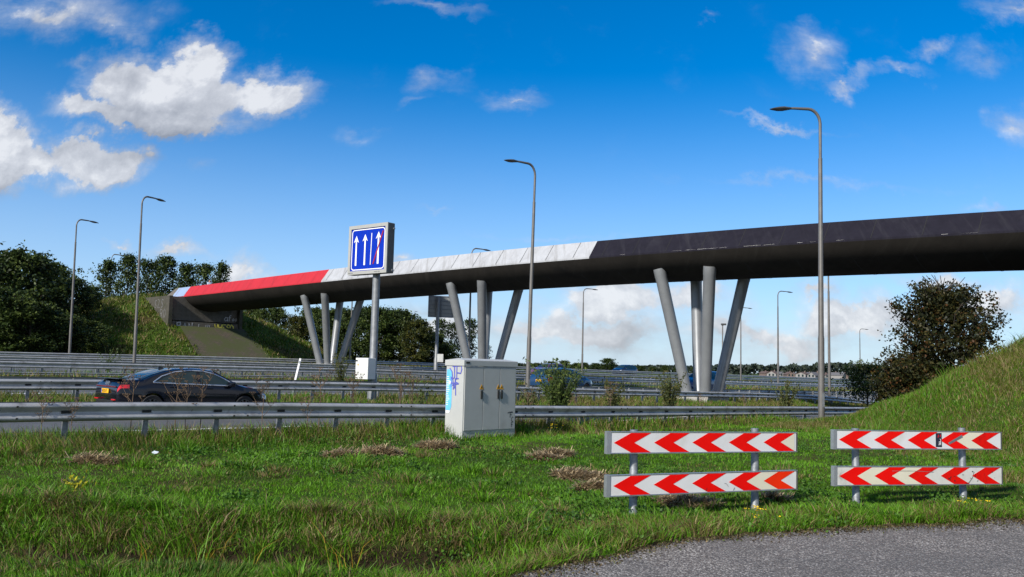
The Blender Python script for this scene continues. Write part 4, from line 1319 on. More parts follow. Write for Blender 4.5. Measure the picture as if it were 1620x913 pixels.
mb.prism([(0.10, CH * 0.66), (0.17, CH * 0.66), (0.17, CH * 0.70), (0.10, CH * 0.70)], 0.003, 0.004, fs_, 1)
mb.build('poster', [M['poster'], M['posterwhite']], cb)
mb = MB()
write(mb, 'JP', 0.17, CH * 0.72, CH * 0.19, 0.032, fs_, 0.004, 0, 0.62, 0.012, 3)
write(mb, 'HF', 0.19, CH * 0.60, CH * 0.14, 0.030, fs_, 0.004, 0, 0.62, 0.014, 8)
mb.ribbon([(0.12, CH * 0.88), (0.2, CH * 0.83), (0.27, CH * 0.62), (0.26, CH * 0.58)], 0.03, 0.005, fs_)
mb.ribbon([(0.33, CH * 0.72), (0.35, CH * 0.50)], 0.028, 0.005, fs_)
mb.ribbon([(0.22, CH * 0.64), (0.45, CH * 0.665)], 0.025, 0.005, fs_)
mb.build('side_graffiti', M['scribble'], cb)
ff = (Vector((0, -0.0205, 0)), Vector((1, 0, 0)), Vector((0, 0, 1)), Vector((0, -1, 0)))
mb = MB()
mb.ribbon([(1.40, 0.40), (1.47, 0.42), (1.56, 0.425), (1.58, 0.40)], 0.018, 0, ff)
write(mb, 'F', 1.49, 0.30, 0.11, 0.016, ff, 0, 0, 0.7, 0.01, 4)
write(mb, 'C', 1.53, 0.20, 0.10, 0.016, ff, 0, 0, 0.7, 0.01, 5)
write(mb, 'F', 1.53, 0.06, 0.12, 0.016, ff, 0, 0, 0.7, 0.01, 6)
mb.build('front_graffiti', M['black'], cb)

# ------------------------------------------------------------------ chevron barriers
def chevron_barrier(label, pu, pl, posts, feet, dirty, hgt_, skewed):
    """pu/pl: the four sighted corners (left top, right top, left bottom, right bottom) of upper and lower panel, with their depths"""
    (xl, Yl), (xr, Yr) = pu['d']
    L0 = Vector((gx(xl, Yl), Yl, 0)); R0_ = Vector((gx(xr, Yr), Yr, 0))
    base = (L0 + R0_) / 2
    yaw = math.atan2(R0_.y - L0.y, R0_.x - L0.x)
    base.z = gz(base.x, base.y)
    t = empty('chevron_barrier', base, yaw, label, 'chevron barrier', 'red and white chevron barriers')
    length = (R0_ - L0).length
    def lx(px):               # position along the panel of a sighted column
        e = (R0_ - L0).normalized()
        d = ray(px, hor(px))
        # solve d.xy * s = L0 + e * k
        det = d.x * (-e.y) + e.x * d.y
        s_ = (L0.x * (-e.y) + e.x * L0.y) / det
        return (Vector((d.x * s_, d.y * s_, 0)) - base.xy.to_3d()).dot(e), s_
    for nm, p in (('u', pu), ('l', pl)):
        zl = at(xl, p['y'][0], Yl).z - base.z; zr = at(xr, p['y'][1], Yr).z - base.z
        zl2 = at(xl, p['y'][2], Yl).z - base.z; zr2 = at(xr, p['y'][3], Yr).z - base.z
        h_ = ((zl - zl2) + (zr - zr2)) / 2
        mid = ((zl + zl2) / 2 + (zr + zr2) / 2) / 2
        tilt = math.atan2((zr + zr2) / 2 - (zl + zl2) / 2, length)
        pm = Matrix.Translation((0, 0, mid)) @ Matrix.Rotation(-tilt, 4, 'Y')
        fr = (pm @ Vector((-length / 2, -0.03, -h_ / 2)), pm.to_3x3() @ Vector((1, 0, 0)), pm.to_3x3() @ Vector((0, 0, 1)), Vector((0, -1, 0)))
        mb = MB()
        mb.prism([(0.045, 0.008), (length - 0.02, 0.008), (length - 0.02, h_ - 0.008), (0.045, h_ - 0.008)], 0.0, 0.02, fr, 0)
        span = length - 0.10
        for k in range(5):
            c0 = 0.075 + span * k / 5.0 + 0.02
            hh = h_ / 2
            ar = span / 5 * 0.42; wd_ = span / 5 * 0.50
            poly = [(c0, hh), (c0 + ar, h_ - 0.010), (c0 + ar + wd_, h_ - 0.010), (c0 + wd_, hh), (c0 + ar + wd_, 0.010), (c0 + ar, 0.010)]
            mi = 1
            if nm == 'l' and not dirty and k >= 4: mi = 2
            if dirty and k >= 2 and nm == 'l' or dirty and nm == 'u' and k == 4: mi = 3
            # split into two convex halves
            mb.prism([poly[0], poly[3], poly[2], poly[1]], 0.0205, 0.0225, fr, mi)
            mb.prism([poly[0], poly[5], poly[4], poly[3]], 0.0205, 0.0225, fr, mi)
            if (nm == 'l' and not dirty and k == 3) or (nm == 'u' and not dirty and k == 4) or (dirty and nm == 'u' and k == 3) or (dirty and nm == 'l' and k in (0, 1)):
                nx_ = 0.05 + span / 5 if k < 4 else 0
                n2 = c0 + span / 5
                if k < 4:
                    for q_ in ([(c0 + wd_ + 0.004, hh), (n2 - 0.004, hh), (n2 + ar - 0.006, h_ - 0.012), (c0 + ar + wd_ + 0.004, h_ - 0.012)], [(c0 + wd_ + 0.004, hh), (c0 + ar + wd_ + 0.004, 0.012), (n2 + ar - 0.006, 0.012), (n2 - 0.004, hh)]):
                        mb.prism(q_, 0.0205, 0.0222, fr, 4)
                else:
                    mb.prism([(c0 + wd_ + 0.006, hh), (c0 + ar + wd_ + 0.0, h_ - 0.014), (c0 + ar + wd_ + 0.0, 0.014)], 0.0205, 0.0222, fr, 4)
        if not dirty and nm == 'l':
            for (sx_, sy_) in ((1.43, 0.02), (1.86, 0.015), (0.97, 0.16)):
                mb.ribbon([(sx_, sy_), (sx_ + 0.02, sy_ + 0.035)], 0.006, 0.0245, fr, 5 if sy_ < 0.1 else 2)
            mb.ribbon([(1.72, 0.105), (1.75, 0.10), (1.78, 0.065)], 0.004, 0.0245, fr, 5)
        if dirty and nm == 'l':
            rng_ = random.Random(9)
            mb.ribbon([(2.52, 0.18), (2.49, 0.10), (2.42, 0.03), (2.36, 0.015)], 0.007, 0.0245, fr, 5)
            for _ in range(14):
                sx_ = rng_.uniform(2.0, 3.0); sy_ = rng_.uniform(0.01, 0.2)
                mb.ribbon([(sx_, sy_), (sx_ + rng_.uniform(-0.03, 0.05), sy_ + rng_.uniform(-0.02, 0.02))], rng_.uniform(0.006, 0.018), 0.0245, fr, 5)
            mb.ribbon([(1.0, 0.19), (1.4, 0.19), (1.75, 0.175)], 0.005, 0.0245, fr, 6)
        wm_ = M['signdirty'] if (dirty and nm == 'l') else M['signwhite']
        pan = mb.build('panel', [wm_, M['signred'], M['signorange'], M['signreddirty'], M['cream'], M['black'], M['galvdark']], t)
        mb = MB()
        mb.prism([(0, -0.006), (0.05, -0.006), (0.05, h_ + 0.006), (0, h_ + 0.006)], -0.03, 0.028, fr)
        mb.prism([(0.05, h_ - 0.003), (length, h_ - 0.003), (length, h_ + 0.004), (0.05, h_ + 0.004)], -0.03, 0.026, fr)
        mb.prism([(0.05, -0.004), (length, -0.004), (length, 0.003), (0.05, 0.003)], -0.03, 0.026, fr)
        mb.prism([(length - 0.014, 0.0032), (length, 0.0032), (length, h_ - 0.0032), (length - 0.014, h_ - 0.0032)], -0.03, 0.026, fr, 1)
        mb.build('panel_frame', [M['alu'], M['aludark']], pan)
        if dirty and nm == 'u':
            s1 = MB()
            cx0 = length * 0.585
            s1.prism([(cx0, 0.03), (cx0 + 0.115, 0.03), (cx0 + 0.11, h_ - 0.02), (cx0 + 0.0, h_ - 0.022)], 0.0205, 0.0225, fr)
            f3 = (fr[0] + fr[1] * (cx0 + 0.03), fr[1], fr[2], fr[3])
            for q_ in ([(0.02, 0.06), (0.06, 0.065), (0.06, 0.13), (0.045, 0.14)], [(0.025, 0.08), (0.055, 0.08)], [(0.025, 0.10), (0.055, 0.10)], [(0.01, 0.16), (0.02, 0.20)], [(0.05, 0.17), (0.06, 0.20)]):
                s1.ribbon(q_, 0.012, 0.0235, f3, 1 if q_[0][1] < 0.15 else 2)
            s1.build('sticker', [mat('dark_sticker', (0.012, 0.016, 0.035), 0.5), M['signwhite'], M['signred']], pan)
            s2 = MB()
            c0 = length * 0.66
            s2.prism([(c0, 0.09), (c0 + 0.02, 0.065), (c0 + 0.28, 0.165), (c0 + 0.265, 0.205)], 0.0228, 0.0245, fr)
            s2.build('peeled_sticker', M['galvdark'], pan)
    for (px, fy) in posts:
        k, s_ = lx(px)
        mb = MB()
        top = at(xl, pu['y'][0], Yl).z - base.z + 0.012
        r_ = 0.048
        xb = k
        lean_ = 0.0
        mb.tube([(xb, 0.07, -0.35), (xb, 0.07, 0.12), (xb, 0.07, 0.125), (xb + lean_, 0.07, top)], [r_ * 1.06, r_ * 1.06, r_, r_], 16)
        ps = mb.build('post', M['galvdark'], t, 40)
        mb = MB()
        for zc in (top - 0.135, (at(xl, pl['y'][0], Yl).z + at(xl, pl['y'][2], Yl).z) / 2 - base.z):
            mb.tube([(xb, 0.07, zc - 0.02), (xb, 0.07, zc + 0.02)], r_ + 0.006, 16)
            mb.box((xb - 0.035, -0.001, zc - 0.03), (xb + 0.035, 0.03, zc + 0.03))
        for zc in (0.42, 0.02):
            mb.tube([(xb, 0.07, zc - 0.012), (xb, 0.07, zc + 0.012)], r_ + 0.004, 16)
        mb.build('clamp', M['galvdark'], ps, 40)
    return t
chevron_barrier('clean red and white chevron barrier with no sticker, dry hay heap behind it',
                {'d': ((958, 9.95), (1256, 11.25)), 'y': (683, 684, 717, 714)}, {'y': (752, 743.5, 785, 773)}, [(1009.5, 815), (1200, 805)], None, False, 0.25, 0)
chevron_barrier('scuffed red and white chevron barrier with a dark sticker on its upper panel',
                {'d': ((1313, 11.35), (1577, 12.5)), 'y': (680, 683.5, 709.5, 710.5)}, {'y': (738, 737.5, 767, 766)}, [(1358, 790), (1526, 782)], None, True, 0.25, 0)

# ------------------------------------------------------------------ cars
def lerp_tab(tab, x):
    return float(np.interp(x, [p[0] for p in tab], [p[1] for p in tab]))
SED = dict(L=4.72, top=[(-2.36, 0.80), (-2.33, 0.93), (-2.26, 1.03), (-2.18, 1.075), (-1.95, 1.075), (-1.68, 1.10), (-1.35, 1.24), (-1.0, 1.35), (-0.65, 1.415), (-0.2, 1.44), (0.2, 1.43), (0.5, 1.385), (0.85, 1.21), (1.25, 1.0), (1.45, 0.965), (1.8, 0.91), (2.1, 0.82), (2.27, 0.70), (2.36, 0.56)],
           belt=[(-2.4, 0.96), (-1.5, 0.985), (0, 0.955), (1.3, 0.92), (2.4, 0.85)],
           dlo=[(-1.42, 1.0), (-1.15, 1.17), (-0.75, 1.30), (-0.3, 1.352), (0.1, 1.345), (0.45, 1.28), (0.8, 1.13), (1.12, 0.945)],
           rearg=(-1.66, -0.78), wind=(0.50, 1.22), pillars=[(-0.09, 0.01)], wheel=(-1.40, 1.43, 0.335), W=0.92)
HAT = dict(L=4.2, top=[(-2.1, 0.75), (-2.08, 0.95), (-2.02, 1.08), (-1.85, 1.28), (-1.6, 1.45), (-1.2, 1.51), (-0.5, 1.53), (0.2, 1.50), (0.55, 1.42), (1.2, 1.06), (1.4, 1.0), (1.75, 0.90), (2.0, 0.78), (2.1, 0.58)],
           belt=[(-2.2, 0.98), (0, 0.95), (1.3, 0.93), (2.2, 0.85)],
           dlo=[(-1.75, 1.08), (-1.5, 1.33), (-1.0, 1.41), (-0.3, 1.42), (0.2, 1.39), (0.6, 1.25), (1.08, 0.96)],
           rearg=(-2.0, -1.66), wind=(0.56, 1.17), pillars=[(-0.75, -0.63), (0.12, 0.22)], wheel=(-1.25, 1.3, 0.31), W=0.87)
def scaled(d, sz, sw=1.0):
    e = dict(d)
    e['top'] = [(x, 0.35 + (z - 0.35) * sz) for x, z in d['top']]
    e['belt'] = [(x, 0.35 + (z - 0.35) * sz) for x, z in d['belt']]
    e['dlo'] = [(x, 0.35 + (z - 0.35) * sz) for x, z in d['dlo']]
    e['W'] = d['W'] * sw
    return e
def car(label, S, paint, a, n, rev=False, group='cars on the motorway', plate=True, trim=False):
    p = AN(a, n)
    z0 = gz(p.x, p.y) + 0.05
    dz = gz(*AN(a + 2, n)[:2]) - gz(*AN(a - 2, n)[:2])
    t = empty('car', (p.x, p.y, z0), math.pi / 4 + (math.pi if rev else 0), label, 'car', group)
    t.rotation_euler = (0, -math.atan2(dz, 4.0) * (-1 if rev else 1), math.pi / 4 + (math.pi if rev else 0))
    hl = S['L'] / 2
    Wm = S['W']
    wtab = [(-hl, Wm * 0.84), (-hl + 0.06, Wm * 0.90), (-hl + 0.25, Wm * 0.95), (-hl + 0.7, Wm * 0.99), (-0.3, Wm), (hl - 0.9, Wm * 0.99), (hl - 0.4, Wm * 0.93), (hl - 0.15, Wm * 0.83), (hl - 0.03, Wm * 0.66), (hl, Wm * 0.55)]
    btab = [(-hl, 0.40), (-hl + 0.08, 0.28), (-hl + 0.5, 0.22), (0, 0.20), (hl - 0.5, 0.20), (hl - 0.08, 0.24), (hl, 0.36)]
    def ring(x):
        w, zb, zt = lerp_tab(wtab, x), lerp_tab(btab, x), lerp_tab(S['top'], x)
        bl = min(lerp_tab(S['belt'], x), zt - 0.035)
        hgt = zt - 0.035 - bl
        y6 = 0.955 * w - 0.44 * hgt - 0.02
        mid = zb + (bl - zb) * 0.45
        return [(0, zb), (0.82 * w, zb), (0.965 * w, zb + 0.09), (w, mid), (0.992 * w, bl - 0.14 * min(1, (bl - zb) / 0.6)), (0.955 * w, bl), (y6, zt - 0.045), (y6 * 0.86, zt - 0.016), (y6 * 0.5, zt - 0.003), (0, zt)]
    NR = 10
    xs = sorted(set([round(v, 4) for v in np.linspace(-hl, hl, 64)] + [-hl + 0.02, hl - 0.02, -hl + 0.05]))
    def surf(x, v, off=0.0):
        r = ring(x)
        i = min(int(v), NR - 2); f = v - i
        y, z = r[i][0] * (1 - f) + r[i + 1][0] * f, r[i][1] * (1 - f) + r[i + 1][1] * f
        ty, tz = r[i + 1][0] - r[i][0], r[i + 1][1] - r[i][1]
        l_ = math.hypot(ty, tz) or 1
        return Vector((x, y + off * tz / l_, z - off * ty / l_))
    mb = MB()
    vs = []
    full = 2 * NR - 2
    for x in xs:
        r = ring(x)
        vs += [(x, y, z) for y, z in r] + [(x, -y, z) for y, z in r[-2:0:-1]]
    fs = [(i * full + k, i * full + (k + 1) % full, (i + 1) * full + (k + 1) % full, (i + 1) * full + k) for i in range(len(xs) - 1) for k in range(full)]
    fs += [tuple(range(full)), tuple(reversed(range((len(xs) - 1) * full, len(xs) * full)))]
    mb.add(vs, fs)
    body = mb.build('body', paint, t, 38)
    # wheel arches
    cut = MB()
    for wx in S['wheel'][:2]:
        cut.tube([(wx, -1.2, S['wheel'][2] - 0.0), (wx, 1.2, S['wheel'][2] - 0.0)], S['wheel'][2] + 0.05, 32)
    co = cut.build('cutter', M['black'])
    bmod = body.modifiers.new('arch', 'BOOLEAN'); bmod.operation = 'DIFFERENCE'; bmod.object = co; bmod.solver = 'EXACT'
    bpy.context.view_layer.update()
    co.parent = None
    co.matrix_world = t.matrix_basis.copy()
    bpy.context.view_layer.update()
    dg = bpy.context.evaluated_depsgraph_get()
    m2 = bpy.data.meshes.new_from_object(body.evaluated_get(dg))
    body.modifiers.clear(); body.data = m2
    bpy.data.objects.remove(co, do_unlink=True)
    def patch(name, x0, x1, v0, v1, off, material, side, nx=10, nv=4, parent=None, vfun=None):
        mbp = MB()
        vs_ = []
        for i in range(nx + 1):
            x = x0 + (x1 - x0) * i / nx
            a0, a1 = (v0, v1) if vfun is None else vfun(x)
            for j in range(nv + 1):
                q_ = surf(x, a0 + (a1 - a0) * j / nv, off)
                vs_.append((q_.x, q_.y * side, q_.z))
        mbp.add(vs_, [(i * (nv + 1) + j, i * (nv + 1) + j + 1, (i + 1) * (nv + 1) + j + 1, (i + 1) * (nv + 1) + j) for i in range(nx) for j in range(nv)])
        return mbp.build(name, material, parent or t, 60)
    def vof(x, z):            # ring coordinate of height z on the window band
        r = ring(x)
        f = (z - r[5][1]) / max(1e-4, r[6][1] - r[5][1])
        return 5 + min(max(f, 0.0), 0.985)
    lo_x, hi_x = S['dlo'][0][0], S['dlo'][-1][0]
    cuts = [lo_x + 0.02]
    for a_, b_p in S['pillars']: cuts += [a_, b_p]
    cuts.append(hi_x - 0.02)
    def wband(x):
        zt = lerp_tab(S['dlo'], x); bl = ring(x)[5][1] + 0.02
        return vof(x, bl), max(vof(x, bl) + 0.01, vof(x, zt))
    for sd in (-1, 1):
        for k in range(0, len(cuts), 2):
            patch('side_window', cuts[k], cuts[k + 1], 0, 0, 0.006, M['glass'], sd, 14, 4, vfun=wband)
        if trim:
            tm = MB()
            up_, dn_ = [], []
            for i in range(31):
                x = lo_x + 0.02 + (hi_x - lo_x - 0.04) * i / 30
                v0, v1 = wband(x)
                q1, q0_ = surf(x, v1 + 0.01, 0.012), surf(x, v0 - 0.02, 0.012)
                up_.append((q1.x, q1.y * sd, q1.z)); dn_.append((q0_.x, q0_.y * sd, q0_.z))
            tm.tube(up_ + dn_[::-1] + [up_[0]], 0.021, 6)
            tm.build('window_trim', M['chrome'], t, 60)
        mr = MB()
        mx0 = hi_x - 0.18
        q_ = surf(mx0, 5.0, 0.0)
        mr.bbox((q_.x - 0.10, q_.y * sd - (0.02 if sd > 0 else 0.20), q_.z + 0.0), (q_.x + 0.08, q_.y * sd + (0.20 if sd > 0 else 0.02), q_.z + 0.14), 0.04)
        mr.build('mirror', paint, t, 60)
        patch('headlight', hl - 0.30, hl - 0.06, 3.7, 4.75, 0.008, M['headl'], sd, 8, 4)
        patch('tail_light', -hl + 0.012, -hl + 0.30, 4.05 if trim else 3.75, 4.72 if trim else 4.9, 0.008, M['tail'], sd, 10, 4)
        for hx_ in (-0.82, 0.28):
            hnd = MB()
            q_ = surf(hx_, 4.35, 0.02)
            hnd.bbox((hx_ - 0.10, q_.y * sd - 0.012, q_.z - 0.012), (hx_ + 0.10, q_.y * sd + 0.012, q_.z + 0.012), 0.006)
            hnd.build('door_handle', paint, t)
    for nm, (xa, xb) in (('rear_window', S['rearg']), ('windshield', S['wind'])):
        mbp = MB(); vs_ = []
        nx_, nv_ = 12, 10
        for i in range(nx_ + 1):
            x = xa + (xb - xa) * i / nx_
            for j in range(nv_ + 1):
                s_ = -1 + 2 * j / nv_
                q_ = surf(x, 9 - 1e-6 - abs(s_) * 2.15, 0)
                vs_.append((q_.x, q_.y * (1 if s_ > 0 else -1) if abs(s_) > 1e-6 else 0, q_.z + 0.008))
        mbp.add(vs_, [(i * (nv_ + 1) + j, i * (nv_ + 1) + j + 1, (i + 1) * (nv_ + 1) + j + 1, (i + 1) * (nv_ + 1) + j) for i in range(nx_) for j in range(nv_)])
        mbp.build(nm, M['glass'], t, 60)
    for wx in S['wheel'][:2]:
        for sd in (-1, 1):
            we = empty('wheel', (wx, sd * (Wm - 0.11), S['wheel'][2] - 0.005))
            we.parent = t
            R_ = S['wheel'][2]
            mb = MB(); prof = [(-0.10, R_ * 0.7), (-0.11, R_ * 0.93), (-0.08, R_), (0.08, R_), (0.11, R_ * 0.93), (0.10, R_ * 0.7)]
            vs_ = []
            for k in range(32):
                an = 2 * math.pi * k / 32
                vs_ += [(r_ * math.cos(an), y_ , r_ * math.sin(an)) for y_, r_ in prof]
            mb.add(vs_, [(k * 6 + j, k * 6 + (j + 1) % 6, ((k + 1) % 32) * 6 + (j + 1) % 6, ((k + 1) % 32) * 6 + j) for k in range(32) for j in range(6)])
            mb.build('tyre', M['tyre'], we, 50)
            mb = MB()
            mb.tube([(0, -0.05, 0), (0, 0.05, 0)], R_ * 0.2, 16)
            for k in range(10):
                an = 2 * math.pi * k / 10
                mb.box((R_ * 0.15, -0.03 + sd * 0.05, -0.022), (R_ * 0.71, 0.03 + sd * 0.05, 0.022), 0, Matrix.Rotation(an, 4, 'Y'))
            vs_ = []
            for k in range(32):
                an = 2 * math.pi * k / 32
                vs_ += [(r_ * math.cos(an), y_, r_ * math.sin(an)) for y_, r_ in ((-0.09, R_ * 0.66), (0.09, R_ * 0.66), (0.09, R_ * 0.72), (-0.09, R_ * 0.72))]
            mb.add(vs_, [(k * 4 + j, k * 4 + (j + 1) % 4, ((k + 1) % 32) * 4 + (j + 1) % 4, ((k + 1) % 32) * 4 + j) for k in range(32) for j in range(4)])
            mb.build('rim', M['rim'], we, 40)
    if plate:
        pl_ = MB(); pl_.bbox((-hl - 0.035, -0.26, 0.68), (-hl - 0.012, 0.26, 0.80), 0.004)
        pl_.box((-hl - 0.0365, 0.215, 0.685), (-hl - 0.0352, 0.255, 0.795), 1)
        frp = (Vector((-hl - 0.036, 0.19, 0.70)), Vector((0, -1, 0)), Vector((0, 0, 1)), Vector((-1, 0, 0)))
        write(pl_, 'HZ01F', 0.02, 0.003, 0.075, 0.016, frp, 0.002, 2, 0.95)
        pl_.build('number_plate', [M['plate'], M['plateblue'], M['black']], t)
    return t
a_c = a_at(298, 24.6)
saloon = car('black saloon car with chrome window trim driving on the slip road behind the near guardrail', SED, M['carblack'], a_c, 24.6, trim=True)
saloon.scale = (0.97, 1.0, 1.0)
hl = 2.36
mb = MB(); mb.add([(-0.93, -0.02, 1.37), (-0.75, -0.035, 1.395), (-0.75, 0.035, 1.395), (-0.93, 0.02, 1.37), (-0.92, 0, 1.45), (-0.80, 0, 1.43)], [(0, 1, 5, 4), (3, 4, 5, 2), (0, 4, 3), (1, 2, 5), (0, 3, 2, 1)]); mb.build('roof_antenna', M['carblack'], saloon)
mb = MB(); mb.bbox((-hl - 0.03, -0.62, 0.40), (-hl + 0.02, 0.62, 0.50), 0.01); mb.build('bumper_insert', M['black'], saloon)
for s in (-1, 1):
    mb = MB(); mb.bbox((-hl - 0.035, s * 0.62 - 0.13, 0.50), (-hl + 0.01, s * 0.62 + 0.13, 0.535), 0.006); mb.build('reflector', M['tail'], saloon)
mb = MB(); mb.bbox((-hl - 0.014, -0.70, 0.845), (-hl + 0.01, 0.70, 0.885), 0.006); mb.build('tail_light_strip', M['taildark'], saloon)
mb = MB()
for k in range(4):
    c_ = 0.075 * (k - 1.5)
    ring_ = [(-hl + 0.03, c_ + 0.045 * math.cos(2 * math.pi * i / 16), 0.955 + 0.045 * math.sin(2 * math.pi * i / 16)) for i in range(17)]
    mb.tube(ring_, 0.007, 6)
mb.build('emblem', M['chrome'], saloon)
mb = MB(); mb.bbox((-hl + 0.02, -0.78, 1.07), (-hl + 0.24, 0.78, 1.092), 0.008); mb.build('boot_spoiler', M['carblack'], saloon)
car('blue hatchback half hidden by the tall green weed bush', HAT, M['carblue'], a_at(890, 34.5), 34.5)
car('purple car behind the weed bush, farther than the blue hatchback', HAT, M['carpurple'], a_at(868, 61), 61, rev=True)
car('dark navy sport utility car in the distance right of the slim lamp post', scaled(HAT, 1.12, 1.04), M['carnavy'], a_at(988, 77), 77, rev=True)
car('mid blue van passing behind the nearest bridge piers', scaled(HAT, 1.18, 1.04), M['carmid'], a_at(1113, 37.5), 37.5, rev=True)

# ------------------------------------------------------------------ trees and bushes
def skeleton(rng, height, spread, stems=1, levels=3, trunk=0.35, up=0.6, r0=0.18, kids=(4, 5), ratio=0.62):
    branches, tips = [], []
    def grow(p, d, ln, r, lev):
        pts = [np.array(p)]
        q = np.array(p, float); dd = np.array(d, float)
        seg = 4
        for i in range(seg):
            dd = dd + rng.normal(0, 0.13, 3); dd[2] += 0.05 * up
            dd /= np.linalg.norm(dd)
            q = q + dd * ln / seg
            pts.append(q.copy())
        branches.append((pts, r, r * 0.45))
        if lev >= levels:
            for i in range(1, seg + 1): tips.append(pts[i])
            return
        if lev >= levels - 1:
            tips.append(pts[-1])
        nk = rng.integers(kids[0], kids[1] + 1)
        for k in range(nk):
            t = rng.uniform(0.35, 1.0) if k else 1.0
            i = min(seg - 1, int(t * seg)); f = t * seg - i
            b = pts[i] * (1 - f) + pts[min(i + 1, seg)] * f
            az = rng.uniform(0, 2 * np.pi)
            nd = np.array([np.cos(az) * spread, np.sin(az) * spread, rng.uniform(0.1, 0.9) * up + 0.1]) * 0.9 + dd * 0.65
            nd /= np.linalg.norm(nd)
            grow(b, nd, ln * ratio * rng.uniform(0.75, 1.2), r * 0.55, lev + 1)
    for s in range(stems):
        az = 2 * np.pi * s / max(1, stems) + rng.uniform(-0.4, 0.4)
        lean = 0.0 if stems == 1 else rng.uniform(0.15, 0.75) * spread
        d = np.array([np.cos(az) * lean, np.sin(az) * lean, 1.0]); d /= np.linalg.norm(d)
        grow((0.05 * np.cos(az) * stems, 0.05 * np.sin(az) * stems, -0.2), d, height * trunk, r0, 0)
    return branches, np.array(tips)
def fit_tree(branches, tips, height):
    s = height / (np.percentile(tips[:, 2], 99.5))
    return [([p * s for p in pts], r, r2) for pts, r, r2 in branches], tips * s
def make_tree(name, rng, height, per, lsize, jitter, mats, stems=1, levels=3, spread=0.9, trunk=0.36, up=0.6, r0=0.2, kids=(4, 5), maxbr=400, squash=1.0, extra=None, ratio=0.62, lowfill=0):
    br, tips = skeleton(rng, height, spread, stems, levels, trunk, up, r0, kids, ratio)
    br, tips = fit_tree(br, tips, height)
    if squash != 1.0:
        tips[:, :2] *= squash
        br = [([np.array([p[0] * squash, p[1] * squash, p[2]]) for p in pts], r, r2) for pts, r, r2 in br]
    if lowfill:
        rr = np.percentile(np.hypot(tips[:, 0], tips[:, 1]), 85)
        an = rng.uniform(0, 2 * np.pi, lowfill); ra = rr * np.sqrt(rng.uniform(0.0, 1.0, lowfill)); zz = height * rng.uniform(0.03, 0.55, lowfill)
        tips = np.concatenate([tips, np.stack([ra * np.cos(an), ra * np.sin(an), zz], 1)])
    t = empty(name)
    mb = MB()
    for pts, r, r2 in br[:maxbr]:
        mb.tube([tuple(p) for p in pts], list(np.linspace(r, r2, len(pts))), 6 if r > 0.03 else 4, 0, False)
    mb.build('trunk', mats[1], t, 60)
    idx = np.repeat(np.arange(len(tips)), per)
    P = tips[idx] + rng.normal(0, jitter, (len(idx), 3))
    P[:, 2] = np.maximum(P[:, 2], 0.1)
    cl = rng.uniform(0.15, 0.85, len(tips))[idx]
    tint = np.clip(cl + rng.normal(0, 0.17, len(idx)), 0, 1)
    me_ = leaves_mesh('crown', P, lsize, rng, tint)
    link('crown', me_, mats[0], t)
    return t
RNG = np.random.default_rng(11)
def limb_tree(name, rng, height, R, nl, per, lsize, jit, mats, first=0.2, rise=0.7, point=0.8, rt=0.2, lobes=5, twigs=4):
    """trunk with side limbs whose reach follows an uneven crown outline; leaf clusters sit on the limbs and their twigs"""
    t = empty(name)
    mb = MB()
    tp = [np.array([0, 0, -0.3])]
    for k in range(1, 8):
        tp.append(np.array([rng.normal(0, 0.03) * k * height / 40, rng.normal(0, 0.03) * k * height / 40, height * 0.94 * k / 7]))
    mb.tube([tuple(p) for p in tp], list(np.linspace(rt, rt * 0.12, 8)), 7, 0, False)
    lob = rng.uniform(0, 2 * np.pi, lobes); lamp = rng.uniform(0.6, 1.25, lobes)
    pts = []
    for i in range(nl):
        f = first + (1 - first) * (i + rng.uniform(0, 1)) / nl
        az = i * 2.399 + rng.normal(0, 0.5)
        u = (f - first) / (1 - first)
        env = (np.sin(np.pi * min(0.98, 0.12 + 0.88 * u) ** point)) ** 0.7 if u < 1 else 0.2
        w = 0.72 + 0.28 * np.max(np.cos(az - lob) * lamp)
        L = R * env * w * rng.uniform(0.65, 1.15) + 0.06 * height
        b = tp[0] * 0 + np.array([np.interp(f * height, [p[2] for p in tp], [p[j] for p in tp]) for j in range(3)])
        b[2] = min(f * height, height * 0.93)
        d = np.array([np.cos(az), np.sin(az), rise * rng.uniform(0.5, 1.4)]); d /= np.linalg.norm(d)
        q = [b + d * L * k / 4 + np.array([0, 0, 0.05 * L * (k / 4) ** 2]) + rng.normal(0, 0.03 * L, 3) * (k > 0) for k in range(5)]
        mb.tube([tuple(p) for p in q], list(np.linspace(rt * 0.32 * (1 - 0.6 * u), 0.012, 5)), 4, 0, False)
        for k in (2, 3, 4):
            pts.append(q[k])
            for _ in range(twigs):
                e = rng.normal(0, 1, 3); e[2] = abs(e[2]) * 0.7; e = e / np.linalg.norm(e) * L * rng.uniform(0.15, 0.38)
                pts.append(q[k] + e)
    pts.append(tp[-1] + np.array([0, 0, 0.03 * height]))
    mb.build('trunk', mats[1], t, 60)
    pts = np.array(pts)
    pts *= np.array([1, 1, height / pts[:, 2].max()])
    cnt = rng.integers(max(1, per // 3), per + per // 2, len(pts))
    idx = np.repeat(np.arange(len(pts)), cnt)
    P = pts[idx] + rng.normal(0, 1, (len(idx), 3)) * jit * rng.uniform(0.5, 1.2, len(pts))[idx][:, None]
    P[:, 2] = np.maximum(P[:, 2], 0.15)
    tint = np.clip(rng.uniform(0.1, 0.9, len(pts))[idx] + rng.normal(0, 0.18, len(idx)), 0, 1)
    link('crown', leaves_mesh('crown', P, lsize, rng, tint), mats[0], t)
    return t
